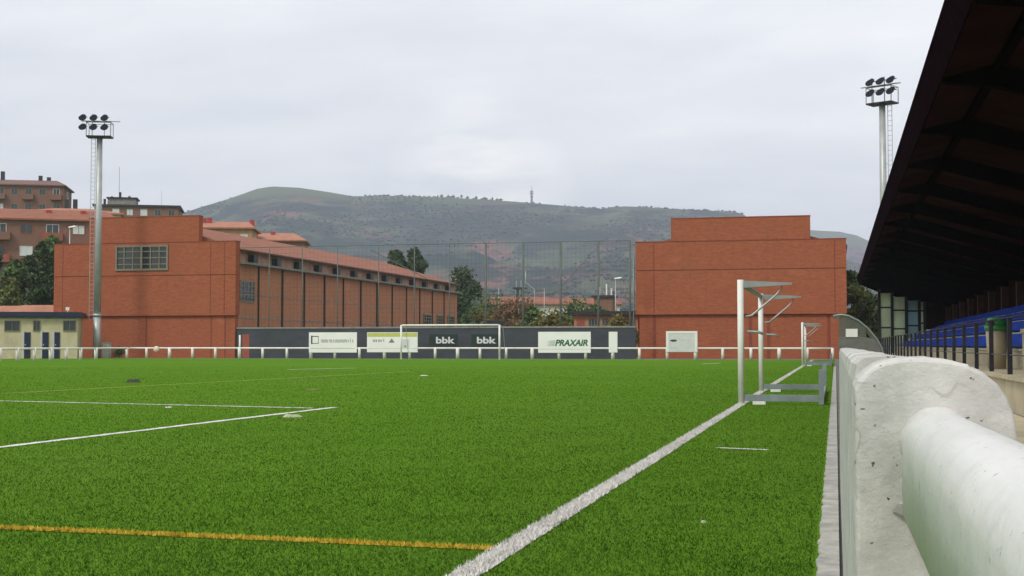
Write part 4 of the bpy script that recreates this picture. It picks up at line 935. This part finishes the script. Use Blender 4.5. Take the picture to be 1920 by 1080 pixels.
TM = [('autumn_tree', 'brown autumn tree above the right end of the goal crossbar', 'leaf_autumn', 950, 572, 150, 4.6, 3.6, 21), ('autumn_tree', 'second brown autumn tree right of the first', 'leaf_autumn', 978, 573, 140, 4.2, 3.4, 22),
      ('leafy_tree', 'narrow green tree between autumn trees and yellow bush', 'leaf_green', 997, 577, 132, 3.6, 2.0, 23), ('yellow_bush', 'yellow green bush above the wall left of the slanted green lettering', 'leaf_yellow', 1036, 591, 118, 3.2, 2.6, 24),
      ('leafy_tree', 'broad green tree left of the flat brick annex', 'leaf_green', 1078, 573, 132, 4.4, 3.6, 25), ('leafy_tree', 'green tree beside the far end of left hall', 'leaf_green', 914, 560, 165, 6.0, 4.0, 26),
      ('yellow_bush', 'yellowish bush at the end of the left hall', 'leaf_yellow', 903, 589, 158, 3.6, 2.6, 27), ('yellow_bush', 'yellow shrub growing before the annex windows', 'leaf_yellow', 1158, 600, 112, 2.6, 2.4, 28), ('leafy_tree', 'small green tree behind the annex roof', 'leaf_green', 1117, 574, 150, 4.6, 2.6, 31)]
for nm_, lab, mm, px, yt, Y, h, cw, sd_ in TM:
    q = at(px, yt+2, Y); tree(nm_, lab, 'tree' if 'tree' in nm_ else 'bush', (q.x, Y, 0.0), q.z*1.06, cw*1.6, M[mm], 3200, .2, .10, sd_, 'trees beyond the end wall')
for px, yt, Y, wpx, lab, sd_ in ((741, 473, 182, 44, 'left of two dark pine crowns above the hall roof', 41), (776, 469, 182, 46, 'right taller dark pine crown above the hall roof', 42), (866, 503, 176, 78, 'large dark round tree beyond the end of the hall', 43)):
    q = at(px, yt, Y); cw = wpx/F_PX*Y*1.1; tree('dark_round_tree', lab, 'tree', (q.x, Y, 0.0), q.z, cw, M['leaf_dark'], 5200, .27, .22 if sd_ == 43 else .7, sd_, 'dark trees behind the left hall')
for px, yt, Y, h, cw, mm, lab, sd_ in ((1612, 535, 108, 5.4, 3.0, 'leaf_olive', 'olive tree between the right hall and the grandstand end', 51), (1640, 552, 106, 4.8, 3.0, 'leaf_dark', 'dark tree behind the glazed wind screen', 52), (1596, 500, 112, 7.4, 2.2, 'leaf_dark', 'slim dark tree touching the right hall corner', 53)):
    q = at(px, yt, Y); tree('leafy_tree', lab, 'tree', (q.x, Y, 0), q.z, cw, M[mm], 3600, .2, .08, sd_, 'trees beyond the grandstand')
q = at(224, 672, 90.2); tree('low_shrub', 'small dark shrub behind the fence right of the grey cabinet', 'bush', (q.x, 90.2, 0), .75, 1.0, M['leaf_dark'], 700, .08, .1, 61)
# parked car glimpsed over the wall
car = thing('parked_car', 'dark parked car glimpsed over the wall behind the goal', 'car', (0, 0, 0)); b_ = MB()
b_.prism([(-2.1, .35), (-2.15, .8), (-1.3, .95), (-.7, 1.42), (.9, 1.45), (1.6, .98), (2.15, .9), (2.15, .35)], 'y', -.85, .85); bo = b_.build('body', M['carpaint'], car, bevel=.04)
for s_ in (-1, 1): MB().prism([(-1.1, .97), (-.65, 1.36), (.82, 1.38), (1.35, .99)], 'y', s_*.852, s_*.868).build('window', M['glass'], car)
for x in (-1.35, 1.35):
    for s_ in (-1, 1): MB().tube([(x, s_*.70, .33), (x, s_*.88, .33)], .33, 18).build('wheel', M['rubber'], car)
for s_ in (-.6, .6): MB().box(-2.19, -2.12, s_-.2, s_+.2, .62, .78).build('headlight', M['lampglass'], car)
q = at(921, 601, 140); car.location = (q.x, 140, q.z-1.45); car.rotation_euler.z = math.radians(20)
# ------------------------------------------------------------------ hills
def rp_(pts, x):
    xs = [p[0] for p in pts]; ys = [p[1] for p in pts]; return float(np.interp(x, xs, ys))
RIDGE = [(-3000, 520), (-1200, 470), (-300, 430), (150, 420), (300, 408), (340, 399), (380, 386), (430, 371), (480, 353), (508, 348.5), (560, 351), (620, 360), (660, 367), (740, 366.5), (830, 369), (900, 373), (960, 377), (1000, 380), (1080, 387), (1130, 391), (1170, 386), (1215, 388), (1260, 391), (1330, 394), (1388, 398), (1400, 405), (1430, 424), (1500, 455), (1600, 490), (1800, 540), (2300, 590), (4500, 640)]
RIDGE2 = [(-3000, 640), (900, 560), (1200, 455), (1400, 428), (1519, 431), (1575, 434), (1608, 441), (1640, 456), (1720, 470), (1900, 480), (2600, 520), (4500, 560)]
HPTS = []
def hill(name, ridge, D, foot, seed, store=False, A=34):
    pxs_ = np.concatenate([np.arange(-2600, 200, 70), np.arange(200, 1760, 8), np.arange(1760, 4200, 70)]); T = np.concatenate([np.linspace(0, 1, 66), [1.04, 1.1, 1.2]])
    vs = []; fs = []; nx_ = len(pxs_)
    for t in T:
        for px in pxs_:
            tl = (px-960)/F_PX; te = (HOR-rp_(ridge, px))/F_PX
            tt = min(t, 1); zc = foot+(D-foot)*t; el = te*(tt**.82)
            z = el*zc-3*(1-tt); q = Vector((tl*zc*.0042+seed, zc*.0026, 0)); env = 4*tt*(1-tt)
            if t <= 1: z += A*env*(mnoise.fractal(q, 1, 2, 5)-.15)*1.0
            else: z = te*D*(1-(t-1)*1.4)
            z = max(z, -3); q = Rt*(tl*zc)+Fh*zc; vs.append((q.x, q.y, z+(CAM_H if t > .9 else 0)))
            if store and .12 < t <= 1: HPTS.append((px, t, q.x, q.y, z))
    for j in range(len(T)-1):
        for i in range(nx_-1): fs.append((j*nx_+i, j*nx_+i+1, (j+1)*nx_+i+1, (j+1)*nx_+i))
    o = MB().add(vs, fs, True).build(name, M['hill'], fix=False); return tag(o, kind='structure')
hill('hill', RIDGE, 2400, 620, 0.0, True); hill('far_hill', RIDGE2, 3600, 2300, 5.0, A=20)
# woods on the slopes and along the crest
rw_ = random.Random(9); e = MB()
def blob(x, y, z, h, r_):
    n = 5; a0 = rw_.random()*6.28; vs = [(x, y, z+h)]+[(x+r_*rw_.uniform(.7, 1.2)*math.cos(a0+k*1.2566), y+r_*rw_.uniform(.7, 1.2)*math.sin(a0+k*1.2566), z+h*rw_.uniform(.35, .6)) for k in range(n)]+[(x, y, z-.5)]
    e.add(vs, [(0, 1+k, 1+(k+1) % n) for k in range(n)]+[(6, 1+(k+1) % n, 1+k) for k in range(n)])
vis = [p for p in HPTS if 180 < p[0] < 1760]
cnt = 0
for (px, t, x, y, z) in vis:
    v = mnoise.fractal(Vector((x*.0055, y*.0032, 3.3)), .8, 2.1, 6)
    crest = t > .985
    if crest:
        pr_ = .15 if px < 640 else (.75 if px < 960 or 1130 < px < 1400 else .35)
        if 440 < px < 625: pr_ = 0
        pr_ *= 1.5*sm(2.2*mnoise.noise(Vector((px*.021, 1.7, 0)))+.45)
        for k in range(2):
            if rw_.random() < pr_:
                blob(x+rw_.uniform(-5, 5), y+rw_.uniform(-8, 8), z, rw_.uniform(2.5, 7.5) if 820 < px < 960 else rw_.uniform(1.8, 4), rw_.uniform(2.0, 4.2)); cnt += 1
    elif not (430 < px < 650 and t > .86):
        pr_ = sm((v+.06)/.35)*.9
        for k in range(2):
            if rw_.random() < pr_: blob(x+rw_.uniform(-6, 6), y+rw_.uniform(-14, 14), z-1.4, rw_.uniform(2.8, 5.2), rw_.uniform(1.8, 3.4)); cnt += 1
o = e.build('hillside_woods', M['woods'], fix=False); tag(o, 'scattered dark woods covering slopes and crest of the hill', 'woods', kind='stuff')
# transmitter tower on the crest
q = Rt*((997-960)/F_PX*2400)+Fh*2400; zb_ = (HOR-380)/F_PX*2400+CAM_H
tv = thing('transmitter_tower', 'slender transmitter tower standing on the hill crest', 'tower', (q.x, q.y, zb_-2))
MB().tube([(q.x, q.y, zb_-2), (q.x, q.y, zb_+18)], 2.2, 10, 1.6).build('shaft', M['ledge'], tv)
e2 = MB()
for z, r_ in ((17, 3.6), (20.5, 3.0), (11, 2.8)): e2.tube([(q.x, q.y, zb_+z), (q.x, q.y, zb_+z+1.8)], r_, 12)
e2.build('platform', M['ledge'], tv); MB().tube([(q.x, q.y, zb_+18), (q.x, q.y, zb_+33)], .9, 8, .3).build('aerial', M['galv'], tv)
# ------------------------------------------------------------------ litter on the turf
def scrap(name, label, px, py, lx, ly, h, m, seed):
    r = random.Random(seed); q = gnd(px, py); n = 9; vs = [(q.x, q.y, h)]; 
    for k in range(n): a = 6.283*k/n; vs.append((q.x+lx*math.cos(a)*r.uniform(.5, .8), q.y+ly*math.sin(a)*r.uniform(.5, .8), h*r.uniform(.4, 1.2)))
    for k in range(n): a = 6.283*k/n; vs.append((q.x+lx*math.cos(a)*r.uniform(.8, 1.2), q.y+ly*math.sin(a)*r.uniform(.8, 1.2), .002))
    fs = [(0, 1+k, 1+(k+1) % n) for k in range(n)]+[(1+k, 10+k, 10+(k+1) % n, 1+(k+1) % n) for k in range(n)]+[tuple(range(10, 19))[::-1]]
    tag(MB().add(vs, fs).build(name, m), label, 'litter')
scrap('crumpled_bag', 'crumpled pale bag lying just below the white corner line', 550, 782, .14, .12, .035, M['litter'], 1)
scrap('dark_clod', 'small dark clod lying on the turf at left', 252, 717, .20, .2, .09, M['stain_dark'], 2)
scrap('paper_scrap', 'white scrap of paper on the turf below the goal', 795, 704.5, .13, .2, .02, M['white'], 3)
scrap('fallen_leaf', 'pale fallen leaf on the turf right of the touchline', 1320, 981, .018, .018, .015, M['litter'], 4)
scrap('fallen_leaf', 'small yellow leaf on the turf below the goal scrap', 586, 731, .12, .2, .02, M['leaf_yellow'], 5)
scrap('paper_scrap', 'tiny white scrap near the left penalty line', 316, 764, .05, .08, .012, M['white'], 6)
# ------------------------------------------------------------------ haze
m = bpy.data.materials.new('air_haze'); m.use_nodes = True; n_ = m.node_tree; n_.nodes.remove(n_.nodes['Principled BSDF'])
pvn = nd(n_, 'ShaderNodeVolumePrincipled'); pvn.inputs['Color'].default_value = (.70, .76, .92, 1); pvn.inputs['Density'].default_value = 2.15e-4; pvn.inputs['Anisotropy'].default_value = 0
n_.links.new(pvn.outputs[0], n_.nodes['Material Output'].inputs['Volume'])
hz = MB().box(-4300, 4300, -1300, 5300, -5, 420).build('haze', m); tag(hz, 'thin pale haze filling the valley air', 'haze', kind='stuff')
S.cycles.use_denoising = True; S.cycles.max_bounces = 6; S.cycles.volume_bounces = 1; S.cycles.diffuse_bounces = 3; S.cycles.transparent_max_bounces = 16
